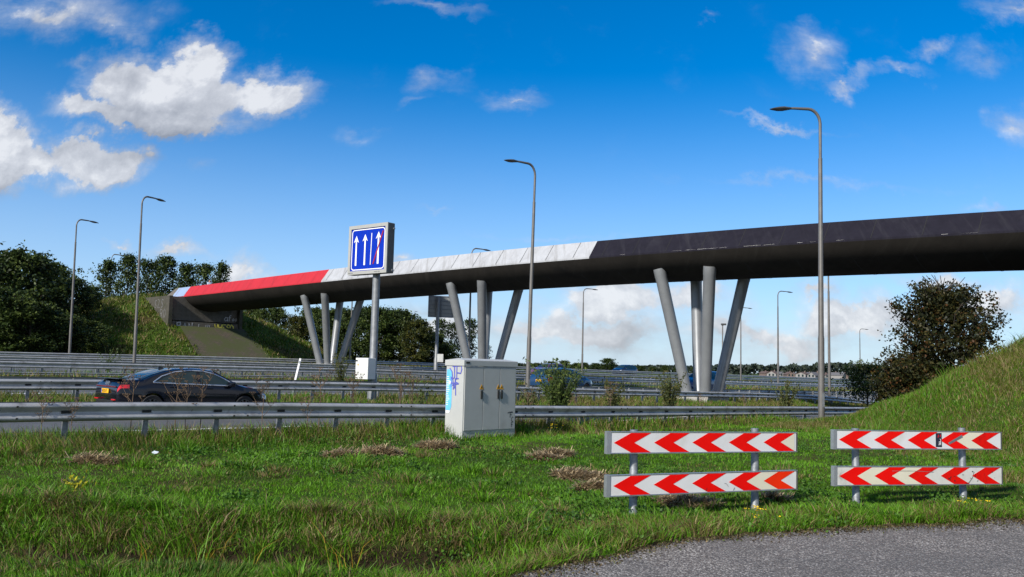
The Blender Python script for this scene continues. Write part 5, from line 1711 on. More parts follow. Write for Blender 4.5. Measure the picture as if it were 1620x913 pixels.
# near bush on the right, behind the bank
bt = limb_tree('bush', np.random.default_rng(7), 6.0, 2.65, 76, 23, 0.13, 0.12, (M['leafbrown'], M['bark']), 0.02, 1.25, 0.62, 0.10, 3, 5)
bY = 33.5
bt.location = (gx(1492, bY), bY, gz(gx(1492, bY), bY) - 0.35); bt.rotation_euler = (0, 0, 1.0)
tag(bt, 'large olive brown bush growing behind the grassy bank under the black bridge side', 'bush')
bl = limb_tree('bush', np.random.default_rng(17), 2.7, 1.6, 42, 20, 0.12, 0.12, (M['leafbrown'], M['bark']), 0.02, 0.8, 0.6, 0.06, 3, 5)
bY = 32.5
bl.location = (gx(1437, bY), bY, gz(gx(1437, bY), bY) - 0.2)
tag(bl, 'low spreading olive brown bush joined to the left side of the large bush', 'bush')
b3 = limb_tree('bush', np.random.default_rng(9), 3.4, 1.9, 40, 9, 0.15, 0.14, (M['leafmid'], M['bark']), 0.03, 0.9, 0.6, 0.08, 3, 4)
bY = 58.0
b3.location = (gx(1372, bY), bY, gz(gx(1372, bY), bY) - 0.1)
tag(b3, 'low grey green bush left of the large olive brown bush', 'bush')

# tree kinds, copied
kinds = {}
kinds['dense'] = [limb_tree('broadleaf_tree', np.random.default_rng(20 + k), 10.0, 3.9, 46, 22, 0.33, 0.30, (M['leafdark'], M['bark']), 0.06, 0.55, 0.75) for k in range(3)]
kinds['mid'] = [limb_tree('broadleaf_tree', np.random.default_rng(40 + k), 10.0, 3.7, 46, 22, 0.33, 0.30, (M['leafmid'], M['bark']), 0.06, 0.6, 0.8) for k in range(3)]
kinds['gold'] = [limb_tree('broadleaf_tree', np.random.default_rng(60), 10.0, 3.6, 46, 22, 0.33, 0.30, (M['leafgold'], M['bark']), 0.06, 0.6, 0.8)]
kinds['poplar'] = [limb_tree('poplar_tree', np.random.default_rng(80 + k), 17.0, 2.3, 40, 9, 0.40, 0.34, (M['leafdark'], M['bark']), 0.28, 1.3, 0.75, 0.24, 4, 3) for k in range(3)]
kinds['airy'] = [limb_tree('young_tree', np.random.default_rng(90 + k), 9.0, 2.1, 34, 7, 0.32, 0.26, (M['leafdark'], M['bark']), 0.16, 1.0, 0.8, 0.12, 4, 3) for k in range(2)]
used = {}
def place_tree(kind, i, px, Y, top_y, label, group, wide=1.0, base=None, cat='tree'):
    src = kinds[kind][i % len(kinds[kind])]
    h0 = {'dense': 10.0, 'mid': 10.0, 'gold': 10.0, 'poplar': 17.0, 'airy': 9.0}[kind]
    x = gx(px, Y)
    z0 = gz(x, Y) if base is None else base
    zt = at(px, top_y, Y).z
    s = max(0.1, (zt - z0) / h0)
    o = src if src.name not in used else copy_tree(src)
    used[src.name] = 1
    o.location = (x, Y, z0 - 0.1)
    o.rotation_euler = (0, 0, (px * 1.7) % 6.28)
    o.scale = (s * wide, s * wide, s)
    return tag(o, label, cat, group)
GL = 'dark trees at the left edge'
for i, (px, Y, ty, wd, kd) in enumerate([(-60, 80, 400, 1.1, 'dense'), (18, 84, 396, 1.1, 'dense'), (66, 92, 416, 1.0, 'dense'), (104, 90, 440, 1.1, 'dense'), (138, 100, 452, 1.1, 'mid'), (-15, 73, 455, 1.4, 'mid'), (45, 74, 478, 1.5, 'dense'), (92, 78, 495, 1.5, 'dense'), (128, 84, 506, 1.5, 'mid')]):
    lab = ['tall dark tree cut by the left edge of the photo', 'tallest dark tree near the left edge, left of the first lamp post', 'dark tree with ragged crown just left of the first lamp post', 'dark tree directly behind the first lamp post at the left',
           'dark tree between the first lamp post and the poplars', 'low tree at the left edge in front of the tall dark trees', 'low bushy tree below the tallest dark tree near the left edge', 'low bushy tree at the foot of the first lamp post', 'small dark tree at the left foot of the embankment'][i]
    place_tree(kd, i, px, Y, ty, lab, GL, wd)
GP = 'poplars behind the embankment'
PL = ['leftmost tall poplar behind the embankment', 'poplar behind the far lamp post, second from the left of its row', 'poplar just left of the second lamp post', 'poplar just right of the second lamp post', 'poplar in the middle of the row above the pale bridge end',
      'poplar above the red bridge end, left of the walking person', 'rightmost poplar of the row beside the walking person']
for i, (px, ty, wd) in enumerate([(160, 412, 1.0), (194, 404, 0.95), (226, 410, 0.95), (255, 406, 1.0), (286, 418, 1.0), (314, 417, 1.0), (341, 416, 0.8)]):
    place_tree('poplar', i, px, 138 + (i * 7) % 12, ty, PL[i], GP, wd, 1.0)
GW = 'trees behind the bridge piers'
WL = ['dark tree at the right foot of the embankment', 'dark tree left of the farthest piers', 'yellowing tree left of the farthest piers', 'dark tree behind the left leg of the farthest piers', 'dark tree between the legs of the farthest piers', 'round tree behind the right leg of the farthest piers',
      'full tree behind the blue sign pole', 'broad tree right of the blue sign pole', 'yellow green tree with full crown right of the blue sign pole', 'lower dark tree left of the sign seen from behind', 'dark tree low behind the pole of the sign seen from behind']
for i, (px, Y, ty, wd, kd) in enumerate([(400, 126, 486, 1.1, 'dense'), (430, 122, 487, 1.1, 'mid'), (470, 118, 500, 1.1, 'gold'), (498, 128, 487, 1.1, 'dense'), (530, 122, 490, 1.1, 'mid'), (562, 118, 488, 1.1, 'dense'), (597, 114, 487, 1.15, 'mid'), (632, 116, 490, 1.15, 'dense'), (657, 112, 506, 1.1, 'gold'), (684, 118, 528, 1.3, 'mid'), (704, 116, 545, 1.4, 'dense')]):
    place_tree(kd, i + 1, px, Y, ty, WL[i], GW, wd)
AL = ['thin open crowned tree left of the middle piers', 'thin open crowned tree behind the left leg of the middle piers', 'thin open crowned tree between the middle piers', 'thin low tree right of the middle piers above the cabinet']
for i, (px, ty, wd) in enumerate([(694, 505, 1.0), (718, 508, 1.1), (742, 505, 1.0), (768, 545, 1.0)]):
    place_tree('airy', i, px, 120 + i * 3, ty, AL[i], GW, wd)
# far tree line between cabinet and nearest piers
FL = 'far trees beyond the motorway'
rr = random.Random(2)
FARL = [(818, 574), (834, 576), (850, 574), (872, 571), (892, 570), (912, 574), (924, 573), (942, 574), (961, 567), (1000, 577), (1014, 578), (1032, 580), (1052, 577), (1074, 579), (1098, 581), (1122, 582)]
DESC = ['far tree just right of the grey cabinet', 'far tree left of the cabinet side lamp post foot', 'far tree right of the cabinet side lamp post foot', 'far round tree above the purple car', 'far round tree above the blue hatchback', 'far tree left of the slim lamp post foot',
        'far tree behind the slim lamp post foot', 'far tree right of the slim lamp post foot', 'far lone round tree taller than its neighbours, left of the navy car', 'far low tree behind the navy car', 'far low tree right of the navy car', 'far low tree midway between navy car and nearest piers',
        'far low tree above the weed by the nearest piers', 'far low tree left of the nearest piers', 'far low tree between the legs of the nearest piers', 'far low tree behind the inner columns of the nearest piers']
for i, (px, ty) in enumerate(FARL):
    place_tree(['mid', 'dense', 'mid'][i % 3], i, px, 236 + rr.uniform(0, 40), ty, DESC[i], FL, 1.5, 0.5)
def far_wood(name, px0, px1, Y, tops, N, size, label_):
    rng = np.random.default_rng(5)
    px = rng.uniform(px0, px1, N)
    Yv = Y + rng.uniform(0, 60, N)
    tp = np.interp(px, [p[0] for p in tops], [p[1] for p in tops])
    P = np.empty((N, 3))
    bump = 0.72 + 0.28 * vnoise(px, px * 0, 0.11, 3) + 0.10 * vnoise(px, px * 0, 0.4, 4)
    for i in range(N):
        p = at(px[i], hor(px[i]), Yv[i])
        h = (hor(px[i]) - tp[i]) / FPX * Y + CAMZ
        P[i] = (p.x, Yv[i], h * bump[i] * math.sqrt(rng.uniform(0, 1)))
    me_ = leaves_mesh(name, P, size, rng, rng.uniform(0, 1, N), aspect=0.8)
    return tag(link(name, me_, M['leaffar']), kind='stuff')
far_wood('far_wood', 770, 1620, 640, [(770, 575), (1000, 578), (1100, 578), (1180, 575), (1260, 577), (1350, 573), (1430, 578), (1620, 585)], 9000, 3.0, '')
far_wood('far_wood', -500, 800, 420, [(-500, 540), (0, 545), (400, 552), (800, 572)], 6000, 2.4, '')

# far houses
HOUSES = [(1212, 'hwall2', 'hroof1'), (1223, 'hwall1', 'hroof1'), (1234, 'hwall1', 'hroof2'), (1246, 'hwall2', 'hroof1'), (1257, 'hwall1', 'hroof2'), (1268, 'hwall1', 'hroof1'), (1279, 'hwall2', 'hroof2'), (1290, 'hwall1', 'hroof2'), (1308, 'hwall1', 'hroof1'), (1321, 'hwall1', 'hroof2'), (1334, 'hwall2', 'hroof1')]
HD = ['far brick house, leftmost of the row right of the nearest piers', 'far white house with red roof left of the slim right lamp post', 'far white house directly behind the slim right lamp post', 'far brick house right of the slim right lamp post', 'far white house with grey roof in the middle of the row',
      'far white house with red roof in the middle of the row', 'far brick house with grey roof left of the tallest lamp post', 'far white house just left of the tallest lamp post', 'far white house between the two close lamp posts', 'far white house just right of the lamp post hidden by the bridge', 'far brick house, rightmost of the row by the low bush']
for i, (px, wm_, rm_) in enumerate(HOUSES):
    hr = random.Random(50 + i)
    Y = 330 + hr.uniform(0, 110)
    x = gx(px + hr.uniform(-3, 3), Y)
    h = empty('house', (x, Y, 0.0), rad(hr.uniform(-50, 50)), HD[i], 'house', 'far houses below the wooded ridge')
    w, d, e, rg = hr.uniform(2.4, 4.2), hr.uniform(4.0, 7.0), hr.uniform(1.1, 1.9), 0
    rg = e + hr.uniform(0.5, 1.2)
    mb = MB(); mb.add([(-w / 2, -d / 2, 0), (w / 2, -d / 2, 0), (w / 2, d / 2, 0), (-w / 2, d / 2, 0), (-w / 2, -d / 2, e), (w / 2, -d / 2, e), (w / 2, d / 2, e), (-w / 2, d / 2, e), (0, -d / 2, rg - 0.1), (0, d / 2, rg - 0.1)], [(0, 1, 5, 8, 4), (2, 3, 7, 9, 6), (1, 2, 6, 5), (3, 0, 4, 7)]); mb.build('wall', M[wm_], h)
    mb = MB(); fr_ = (Vector((0, -d / 2 - 0.15, 0)), Vector((1, 0, 0)), Vector((0, 0, 1)), Vector((0, 1, 0)))
    mb.prism([(-w / 2 - 0.2, e - 0.15), (0, rg), (w / 2 + 0.2, e - 0.15), (w / 2 + 0.2, e), (0, rg + 0.18), (-w / 2 - 0.2, e)], 0, d + 0.3, fr_)
    rf = mb.build('roof', M[rm_], h)
    mb = MB(); mb.box((0.3, 0.3, rg - 0.6), (0.7, 0.7, rg + 0.6)); mb.build('chimney', M['hwall2'], rf)
    for wx in (-0.75, 0.75):
        mb = MB(); mb.box((wx - 0.35, -d / 2 - 0.03, 0.7), (wx + 0.35, -d / 2 - 0.004, 1.6)); mb.build('window', M['glass'], h)

# ------------------------------------------------------------------ weeds
def weed(name, rng, h, stems, spread, per, lsize, lm, sm, tag_=None, up=True):
    t = empty(name)
    mb = MB(); P = []; 
    for s in range(stems):
        az = rng.uniform(0, 2 * np.pi); ln = h * rng.uniform(0.55, 1.0); le = rng.uniform(0.05, 1.0) * spread
        pts = []
        for k in range(6):
            f = k / 5
            pts.append((math.cos(az) * le * f ** 1.4 * ln, math.sin(az) * le * f ** 1.4 * ln, ln * f))
        mb.tube(pts, list(np.linspace(0.010, 0.004, 6)), 4, 0, False)
        for k in range(per):
            f = rng.uniform(0.15, 1.0)
            i = min(4, int(f * 5)); g = f * 5 - i
            q = [pts[i][j] * (1 - g) + pts[i + 1][j] * g for j in range(3)]
            P.append([q[0] + rng.normal(0, 0.05 + 0.05 * (1 - f)), q[1] + rng.normal(0, 0.05 + 0.05 * (1 - f)), q[2] + rng.normal(0, 0.03)])
    mb.build('stems', sm, t)
    P = np.array(P); P[:, 2] = np.maximum(0.03, P[:, 2])
    link('leaves', leaves_mesh('leaves', P, lsize, rng, np.clip(rng.uniform(0, 1, len(P)) * 0.7 + 0.3 * P[:, 2] / h, 0, 1), aspect=0.42), lm, t)
    return t
def put(o, px, Y, label, cat, group=None, s=1.0, rz=0.0, py=None):
    x = gx(px, Y)
    o.location = (x, Y, gz(x, Y)); o.scale = (s, s, s); o.rotation_euler = (0, 0, rz)
    return tag(o, label, cat, group)
WG = 'weeds on the strip behind the near guardrail'
def topm(py, Y, px):          # height above ground to reach a sighted row
    return at(px, py, Y).z - gz(gx(px, Y), Y)
for i, (px, Y, ty, st, spd, per, lm, lab) in enumerate([
        (885, 32.0, 566, 85, 0.60, 36, 'leafweed', 'large leafy green weed bush in front of the blue hatchback'),
        (972, 33.5, 594, 26, 0.5, 26, 'leafolive', 'slender olive weed midway between the weed bush and the nearest piers'),
        (1060, 36.0, 582, 44, 0.5, 30, 'leafolive', 'leafy weed at the left foot of the nearest piers'),
        (1244, 40.0, 600, 30, 0.45, 26, 'leafolive', 'small weed left of the tallest lamp post'),
        (540, 47.0, 553, 18, 0.4, 30, 'leafolive', 'leafy weed in front of the farthest piers'),
        (840, 33.0, 607, 16, 0.5, 22, 'leafolive', 'low weed at the foot of the lamp post beside the cabinet'),
        (668, 31.0, 590, 9, 0.5, 14, 'leafgold', 'thin yellow leaved weed just left of the cabinet'),
        (172, 50.0, 548, 14, 0.8, 18, 'leafweed', 'straggling weed on the verge above the roof of the black saloon car')]):
    h = max(0.5, topm(ty, Y, px))
    o = weed('weed', np.random.default_rng(100 + i), h, st, spd, per, 0.13, M[lm], M['greenstem'])
    put(o, px, Y, lab, 'weed', WG if 3 < Y < 41 else None)
# dry umbel weeds along the near guardrail
def umbel():
    rng = np.random.default_rng(77)
    t = empty('dry_weed')
    mb = MB(); hd = MB()
    mb.tube([(0, 0, 0), (0.02, 0, 0.5), (0.0, 0.01, 1.0)], [0.008, 0.007, 0.005], 5, 0, False)
    for k in range(9):
        z = rng.uniform(0.4, 0.95); az = rng.uniform(0, 6.28); l_ = rng.uniform(0.15, 0.4)
        e = Vector((math.cos(az) * l_ * 0.6, math.sin(az) * l_ * 0.6, z + l_ * 0.8))
        mb.tube([(0, 0, z), (e.x * 0.6, e.y * 0.6, z + l_ * 0.4), tuple(e)], [0.005, 0.004, 0.003], 4, 0, False)
        for j in range(8):
            a2 = rng.uniform(0, 6.28); r_ = rng.uniform(0.03, 0.09)
            q = e + Vector((math.cos(a2) * r_, math.sin(a2) * r_, 0.06))
            mb.tube([tuple(e), tuple(q)], [0.003, 0.002], 3, 0, False)
            hd.tube([tuple(q), tuple(q + Vector((0, 0, 0.015)))], [0.008, 0.012], 4)
    mb.build('stems', M['stem'], t)
    hh_ = hd.build('seed_heads', M['stem'], t)
    hh_['kind'] = 'stuff'
    return t
ub = umbel()
UL = [(215, 15.6, 1.45), (284, 16.0, 1.5), (300, 15.9, 1.25), (322, 16.4, 1.5), (75, 14.0, 1.0), (420, 16.5, 1.1), (508, 18.0, 1.3), (560, 18.8, 1.2), (490, 17.3, 0.9), (636, 19.9, 1.4), (655, 20.2, 1.2), (120, 14.3, 0.9), (966, 27.2, 1.3), (1112, 30.8, 1.0), (836, 23.2, 0.9), (912, 25.5, 0.9), (1180, 32.0, 0.9)]
UD = ['dry brown weed in front of the tail light of the black saloon car', 'tall dry weed in front of the rear door of the black saloon car', 'dry weed beside the tallest one in front of the black saloon car', 'dry weed in front of the front door of the black saloon car', 'dry weed by the near guardrail close to the left edge',
      'dry weed by the near guardrail at the bonnet of the black saloon car', 'dry weed by the near guardrail left of the blue sign pole', 'dry weed by the near guardrail just left of the blue sign pole', 'short dry weed left of the blue sign pole at the near guardrail', 'tall dry weed left of the grey cabinet', 'dry weed nearest the left side of the grey cabinet',
      'short dry weed behind the yellow plate of the black saloon car', 'dry weed at the near guardrail right of the large weed bush', 'dry weed at the near guardrail below the nearest piers', 'short dry weed just right of the grey cabinet', 'short dry weed below the blue hatchback', 'short dry weed right of the nearest piers at the near guardrail']
for i, (px, Y, s) in enumerate(UL):
    o = ub if i == 0 else copy_tree(ub)
    put(o, px, Y, UD[i], 'weed', 'dry weeds along the near guardrail', s * (0.78 if px < 400 else 0.9), px * 0.37)

# yellow-leaved plant, ragwort and litter in the grass
yp = weed('yellow_plant', np.random.default_rng(31), 0.20, 9, 1.1, 7, 0.06, M['leafyellow'], M['greenstem'])
put(yp, 138, 10.3, 'small bright yellow leaved plant in the left foreground grass', 'plant')
def flowers(seed, n, h, spread):
    rng = np.random.default_rng(seed)
    t = empty('ragwort')
    mb = MB(); fl = MB()
    for k in range(n):
        x, y = rng.normal(0, spread), rng.normal(0, spread * 0.5); hh = h * rng.uniform(0.5, 1.0)
        mb.tube([(x * 0.4, y * 0.4, 0), (x * 0.8, y * 0.8, hh * 0.6), (x, y, hh)], [0.004, 0.003, 0.002], 4, 0, False)
        for j in range(3):
            cx_, cy_ = x + rng.normal(0, 0.02), y + rng.normal(0, 0.02)
            fl.add([(cx_, cy_, hh)] + [(cx_ + 0.012 * math.cos(2 * math.pi * i / 8), cy_ + 0.012 * math.sin(2 * math.pi * i / 8), hh + 0.006 + rng.normal(0, 0.006)) for i in range(8)], [(0, i + 1, (i + 1) % 8 + 1) for i in range(8)])
    mb.build('stems', M['greenstem'], t); fl.build('petals', M['yellow'], t)
    return t
put(flowers(1, 10, 0.24, 0.16), 1190, 10.1, 'yellow ragwort flowers at the right post of the clean chevron barrier', 'flower')
put(flowers(2, 5, 0.14, 0.15), 1530, 11.4, 'few yellow flowers in front of the right post of the stickered chevron barrier', 'flower')
put(flowers(3, 6, 0.30, 0.2), 866, 21.5, 'yellow flowers in the grass right of the grey cabinet', 'flower')
put(flowers(4, 9, 0.4, 0.3), 8, 21.0, 'yellow flowers on the strip at the far left behind the near guardrail', 'flower')
put(flowers(5, 6, 0.4, 0.25), 127, 21.8, 'yellow flowers behind the near guardrail just left of the black saloon car', 'flower')
bm = bmesh.new(); bmesh.ops.create_icosphere(bm, subdivisions=2, radius=0.06)
rng_ = random.Random(3)
for v in bm.verts: v.co = Vector((v.co.x * 1.3, v.co.y, v.co.z * 0.7)) * rng_.uniform(0.4, 0.75)
me = bpy.data.meshes.new('litter'); bm.to_mesh(me); bm.free()
lt = link('litter', me, M['wrap'])
lx_ = gx(255, 13.4); lt.location = (lx_, 13.4, gz(lx_, 13.4) + 0.09)
tag(lt, 'crumpled white wrapper lying in the grass below the black saloon car', 'litter')

# ------------------------------------------------------------------ grass
GREEN1 = np.array([0.070, 0.178, 0.008]); GREEN2 = np.array([0.132, 0.310, 0.014]); OLIVE = np.array([0.105, 0.135, 0.014]); STRAW = np.array([0.28, 0.21, 0.095]); BROWN = np.array([0.105, 0.068, 0.030]); DARKG = np.array([0.022, 0.058, 0.012])
HAY = [(690, 713, 0.36, 0.30), (597, 722, 0.42, 0.22), (545, 723, 0.36, 0.20), (880, 721, 0.30, 0.15), (920, 758, 0.42, 0.28), (1085, 792, 0.36, 0.22), (148, 746, 0.35, 0.2), (860, 726, 0.3, 0.15), (945, 775, 0.3, 0.15), (1225, 790, 0.2, 0.1)]
hay = []
for (px, py, rx, ry) in HAY:
    p = onz(px, py, 0.0 if py < 740 else -0.06)
    hay.append((p.x, p.y, rx, ry))
def field_cols(x, y, rng):
    n = len(x)
    big = vnoise(x, y, 0.55, 11) * 0.6 + vnoise(x, y, 1.7, 12) * 0.4
    sm = vnoise(x, y, 4.0, 13)
    f = np.clip(big * 1.4 - 0.25 + rng.normal(0, 0.22, n), 0, 1)[:, None]
    c = GREEN1 * (1 - f) + GREEN2 * f
    # darker clover-like patches
    dk = (sstep(vnoise(x, y, 0.9, 21), 0.66, 0.85) * 0.5)[:, None]
    c = c * (1 - dk) + DARKG * dk
    # dry blades: rare in the open field, many along the ditch, the road and the guardrail
    nn = K * (y - x)
    dist = np.abs(y - DITCH_Y)
    wet = (1 - sstep(dist, 0.5, 2.0)) * (1 - sstep(x, 1.0, 3.0))
    edge = 1 - sstep(y - road_edge(x), 0.2, 1.5)
    rail = sstep(nn, 13.6, 15.0)
    dry = 0.06 + 0.42 * wet + 0.20 * edge + 0.50 * rail + 0.32 * sstep(vnoise(x, y, 0.8, 31), 0.55, 0.8)
    u = rng.uniform(0, 1, n)
    isdry = (u < dry)[:, None]
    g = rng.uniform(0, 1, n)[:, None]
    dc = np.where(g < 0.45, OLIVE * 1.15, np.where(g < 0.80, STRAW * (0.6 + 0.6 * sm[:, None]), BROWN))
    c = np.where(isdry, dc, c)
    return c * rng.uniform(0.75, 1.25, n)[:, None], wet, edge, rail
def clear_of(x, y):
    """keep blades off roads, water and out of the cabinet"""
    nn = K * (y - x)
    ok = (nn < 17.0) & (y > road_edge(x) + 0.02 + 0.12 * vnoise(x, y, 3.0, 5))
    return ok
def field_grass(N, seed):
    rng = np.random.default_rng(seed)
    u = rng.uniform(0, 1, N)
    y0, y1 = 5.2, 36.0
    y = (y0 ** -0.35 + u * (y1 ** -0.35 - y0 ** -0.35)) ** (-1 / 0.35)
    x = rng.uniform(-0.78, 0.80, N) * y
    k = clear_of(x, y)
    x, y = x[k], y[k]
    # clump the blades into tufts
    x = x + 0.05 * (vnoise(x, y, 9, 41) - 0.5); y = y + 0.05 * (vnoise(x, y, 9, 42) - 0.5)
    z = ground_z(x, y)
    k = (z > -0.455) & ~((z < -0.17) & (rng.uniform(0, 1, len(z)) < 0.25 + 0.7 * sstep(vnoise(x, y, 1.5, 33), 0.35, 0.7)))
    x, y, z = x[k], y[k], z[k]
    col, wet, edge, rail = field_cols(x, y, rng)
    n = len(x)
    tuft = vnoise(x, y, 1.6, 51) * 0.6 + vnoise(x, y, 4.5, 52) * 0.4
    H = (0.035 + 0.060 * tuft) * rng.uniform(0.5, 1.3, n)
    H = H + 0.07 * wet * rng.uniform(0.2, 1.2, n) + 0.08 * edge * rng.uniform(0, 1.2, n) * (x > -1.5) + 0.24 * rail * rng.uniform(0, 1.4, n)
    inh = np.zeros(n, bool)
    for (hx, hy, rx, ry) in hay:
        e2 = ((x - hx) / rx) ** 2 + ((y - hy) / ry) ** 2 + 0.9 * (vnoise(x, y, 5, 61) - 0.5)
        inh |= e2 < 1
    H = np.where(inh, H * 0.35, H)
    Wd = (0.0035 + 0.00058 * y) * rng.uniform(0.7, 1.4, n)
    az = rng.uniform(0, 2 * np.pi, n)
    wind = vnoise(x, y, 0.7, 71) * 6.28
    az = np.where(rng.uniform(0, 1, n) < 0.5, wind, az)
    lean = rng.uniform(0.15, 1.0, n)
    return blades_mesh('grass', np.stack([x, y, z], 1), H, Wd, az, lean, col, rng)
tag(link('grass', field_grass(620000, 1), M['blades']), kind='stuff')
# coarse tall tufts by the ditch, the lane edge and the barriers
def tall_grass(N, seed):
    rng = np.random.default_rng(seed)
    m = N // 130
    cx_ = []; cy_ = []
    while len(cx_) < m:
        r = rng.uniform()
        if r < 0.40:
            x = rng.uniform(-7.5, 0.6); y = DITCH_Y + (rng.uniform(0.55, 1.3) if rng.uniform() < 0.7 else -rng.uniform(0.6, 1.4))
        elif r < 0.72:
            x = rng.uniform(-1.5, 9.5); y = float(road_edge(x)) + rng.uniform(0.12, 0.9)
        elif r < 0.92:
            nn = rng.uniform(14.4, 16.6); a = rng.uniform(0, 34); p = AN(a, nn); x, y = p.x, p.y
        else:
            y = rng.uniform(9.5, 15); x = rng.uniform(-0.62, 0.4) * y
        if y < float(road_edge(x)) + 0.12: continue
        cx_.append(x); cy_.append(y)
    cx_ = np.array(cx_); cy_ = np.array(cy_)
    idx = np.repeat(np.arange(m), 130)
    n = len(idx)
    sp_ = rng.uniform(0.05, 0.16, m)[idx]
    x = cx_[idx] + rng.normal(0, 1, n) * sp_; y = cy_[idx] + rng.normal(0, 1, n) * sp_
    z = ground_z(x, y)
    k = (y > road_edge(x) + 0.03) & (z > -0.47)
    idx, x, y, z = idx[k], x[k], y[k], z[k]; n = len(x)
    kind = rng.uniform(0, 1, m)[idx]
    f = rng.uniform(0, 1, n)[:, None]
    grn = GREEN1 * 0.8 * (1 - f) + GREEN2 * 1.05 * f
    dr_ = np.where(f < 0.5, STRAW * 0.85, np.where(f < 0.8, OLIVE, BROWN))
    pd = np.where(kind < 0.45, 0.12, np.where(kind < 0.78, 0.45, 0.85))
    col = np.where((rng.uniform(0, 1, n) < pd)[:, None], dr_, grn) * rng.uniform(0.7, 1.25, n)[:, None]
    H = (0.08 + 0.15 * rng.uniform(0, 1, m)[idx] ** 1.7) * rng.uniform(0.5, 1.3, n)
    az = np.arctan2(y - cy_[idx], x - cx_[idx]) + rng.normal(0, 0.6, n)
    return blades_mesh('tall_grass', np.stack([x, y, z], 1), H, (0.006 + 0.00055 * y) * rng.uniform(0.7, 1.3, n), az, rng.uniform(0.3, 1.15, n), col, rng)
tag(link('tall_grass', tall_grass(100000, 2), M['blades']), kind='stuff')
# broad leaved weeds mixed into the grass
def broad_weeds(N, seed):
    rng = np.random.default_rng(seed)
    m = N // 45
    y = rng.uniform(8.9, 19, m); x = rng.uniform(-0.72, 0.72, m) * y
    k = (vnoise(x, y, 0.7, 81) > 0.52) & clear_of(x, y)
    x, y = x[k], y[k]
    idx = np.repeat(np.arange(len(x)), 45); n = len(idx)
    r_ = rng.uniform(0.06, 0.20, len(x))[idx]
    X = x[idx] + rng.normal(0, 1, n) * r_; Y = y[idx] + rng.normal(0, 1, n) * r_
    Z = ground_z(X, Y) + rng.uniform(0.02, 0.11, n)
    tint = np.clip(rng.uniform(0.1, 0.8, len(x))[idx] + rng.normal(0, 0.2, n), 0, 1)
    return leaves_mesh('broad_weeds', np.stack([X, Y, Z], 1), 0.045, rng, tint, aspect=0.7)
tag(link('broad_weeds', broad_weeds(30000, 12), M['leafclover']), kind='stuff')
# cut hay lying in heaps
def hay_mesh(seed):
    rng = np.random.default_rng(seed)
    X = []; Y = []; Z = []
    for (hx, hy, rx, ry) in hay:
        m = int(5200 * rx * ry / 0.15) if rx * ry > 0.1 else 2200
        m = int(min(m, 6500) * 0.7)
        r = np.sqrt(rng.uniform(0, 1, m)); t = rng.uniform(0, 2 * np.pi, m)
        wob = 0.75 + 0.5 * vnoise(np.cos(t) * 2 + hx, np.sin(t) * 2 + hy, 1.3, 9)
        x = hx + rx * r * np.cos(t) * wob; y = hy + ry * r * np.sin(t) * wob
        X.append(x); Y.append(y); Z.append(ground_z(x, y) + 0.03 + 0.09 * np.maximum(0, 1 - r ** 1.6) * rng.uniform(0.3, 1.0, m))
    X = np.concatenate(X); Y = np.concatenate(Y); Z = np.concatenate(Z); n = len(X)
    col = np.where((rng.uniform(0, 1, n) < 0.6)[:, None], np.array([0.46, 0.36, 0.215]), np.array([0.27, 0.195, 0.11])) * rng.uniform(0.55, 1.3, n)[:, None]
    az = rng.uniform(0, 2 * np.pi, n); L = rng.uniform(0.05, 0.16, n)
    dx, dy, dz = np.cos(az), np.sin(az), rng.normal(0.05, 0.35, n)
    wx, wy = -dy * 0.006, dx * 0.006
    V = np.stack([np.stack([X - wx, Y - wy, Z], 1), np.stack([X + wx, Y + wy, Z], 1), np.stack([X + dx * L + wx, Y + dy * L + wy, Z + dz * L], 1), np.stack([X + dx * L - wx, Y + dy * L - wy, Z + dz * L], 1)], 1).reshape(-1, 3)
    return np_mesh('cut_hay', V, np.arange(n * 4), np.arange(n) * 4, np.full(n, 4), [('col', 'FLOAT_COLOR', np.repeat(np.concatenate([col, np.ones((n, 1))], 1), 4, axis=0))])
tag(link('cut_hay', hay_mesh(6), M['blades']), kind='stuff')
# dead leaves and soil crumbs washed along the lane edge
def debris(N, seed):
    rng = np.random.default_rng(seed)
    x = rng.uniform(-2.0, 11.0, N)
    y = road_edge(x) + 0.06 - np.abs(rng.normal(0, 0.16, N)) * (0.4 + 1.2 * vnoise(x, x * 0, 1.3, 4))
    z = np.maximum(ground_z(x, y) + 0.02, -0.158) + 0.006
    tint = rng.uniform(0, 1, N)
    return leaves_mesh('edge_debris', np.stack([x, y, z], 1), 0.028, rng, tint, aspect=0.6)
tag(link('edge_debris', debris(9000, 14), leafy('edge_debris_brown', [(0.0, (0.03, 0.022, 0.012)), (0.6, (0.085, 0.06, 0.03)), (0.85, (0.06, 0.085, 0.015)), (1.0, (0.22, 0.16, 0.08))], 0.1)), kind='stuff')
# reeds at the water
def reeds():
    rng = np.random.default_rng(9)
    cx_ = np.array([gx(p, 8.75) for p in (300, 318, 336, 352, 250, 420, 540, 556, 565)]); 
    idx = np.repeat(np.arange(len(cx_)), 9); n = len(idx)
    x = cx_[idx] + rng.normal(0, 0.05, n); y = 8.75 + rng.normal(0, 0.10, n)
    z = ground_z(x, y)
    f = rng.uniform(0, 1, n)[:, None]
    col = np.where(f < 0.6, GREEN2 * 0.9, np.array([0.30, 0.20, 0.02]))
    return blades_mesh('reeds', np.stack([x, y, z], 1), rng.uniform(0.25, 0.62, n), np.full(n, 0.011), rng.uniform(0, 6.28, n), rng.uniform(0.3, 1.1, n), col, rng)
tag(link('reeds', reeds(), M['blades']), kind='stuff')
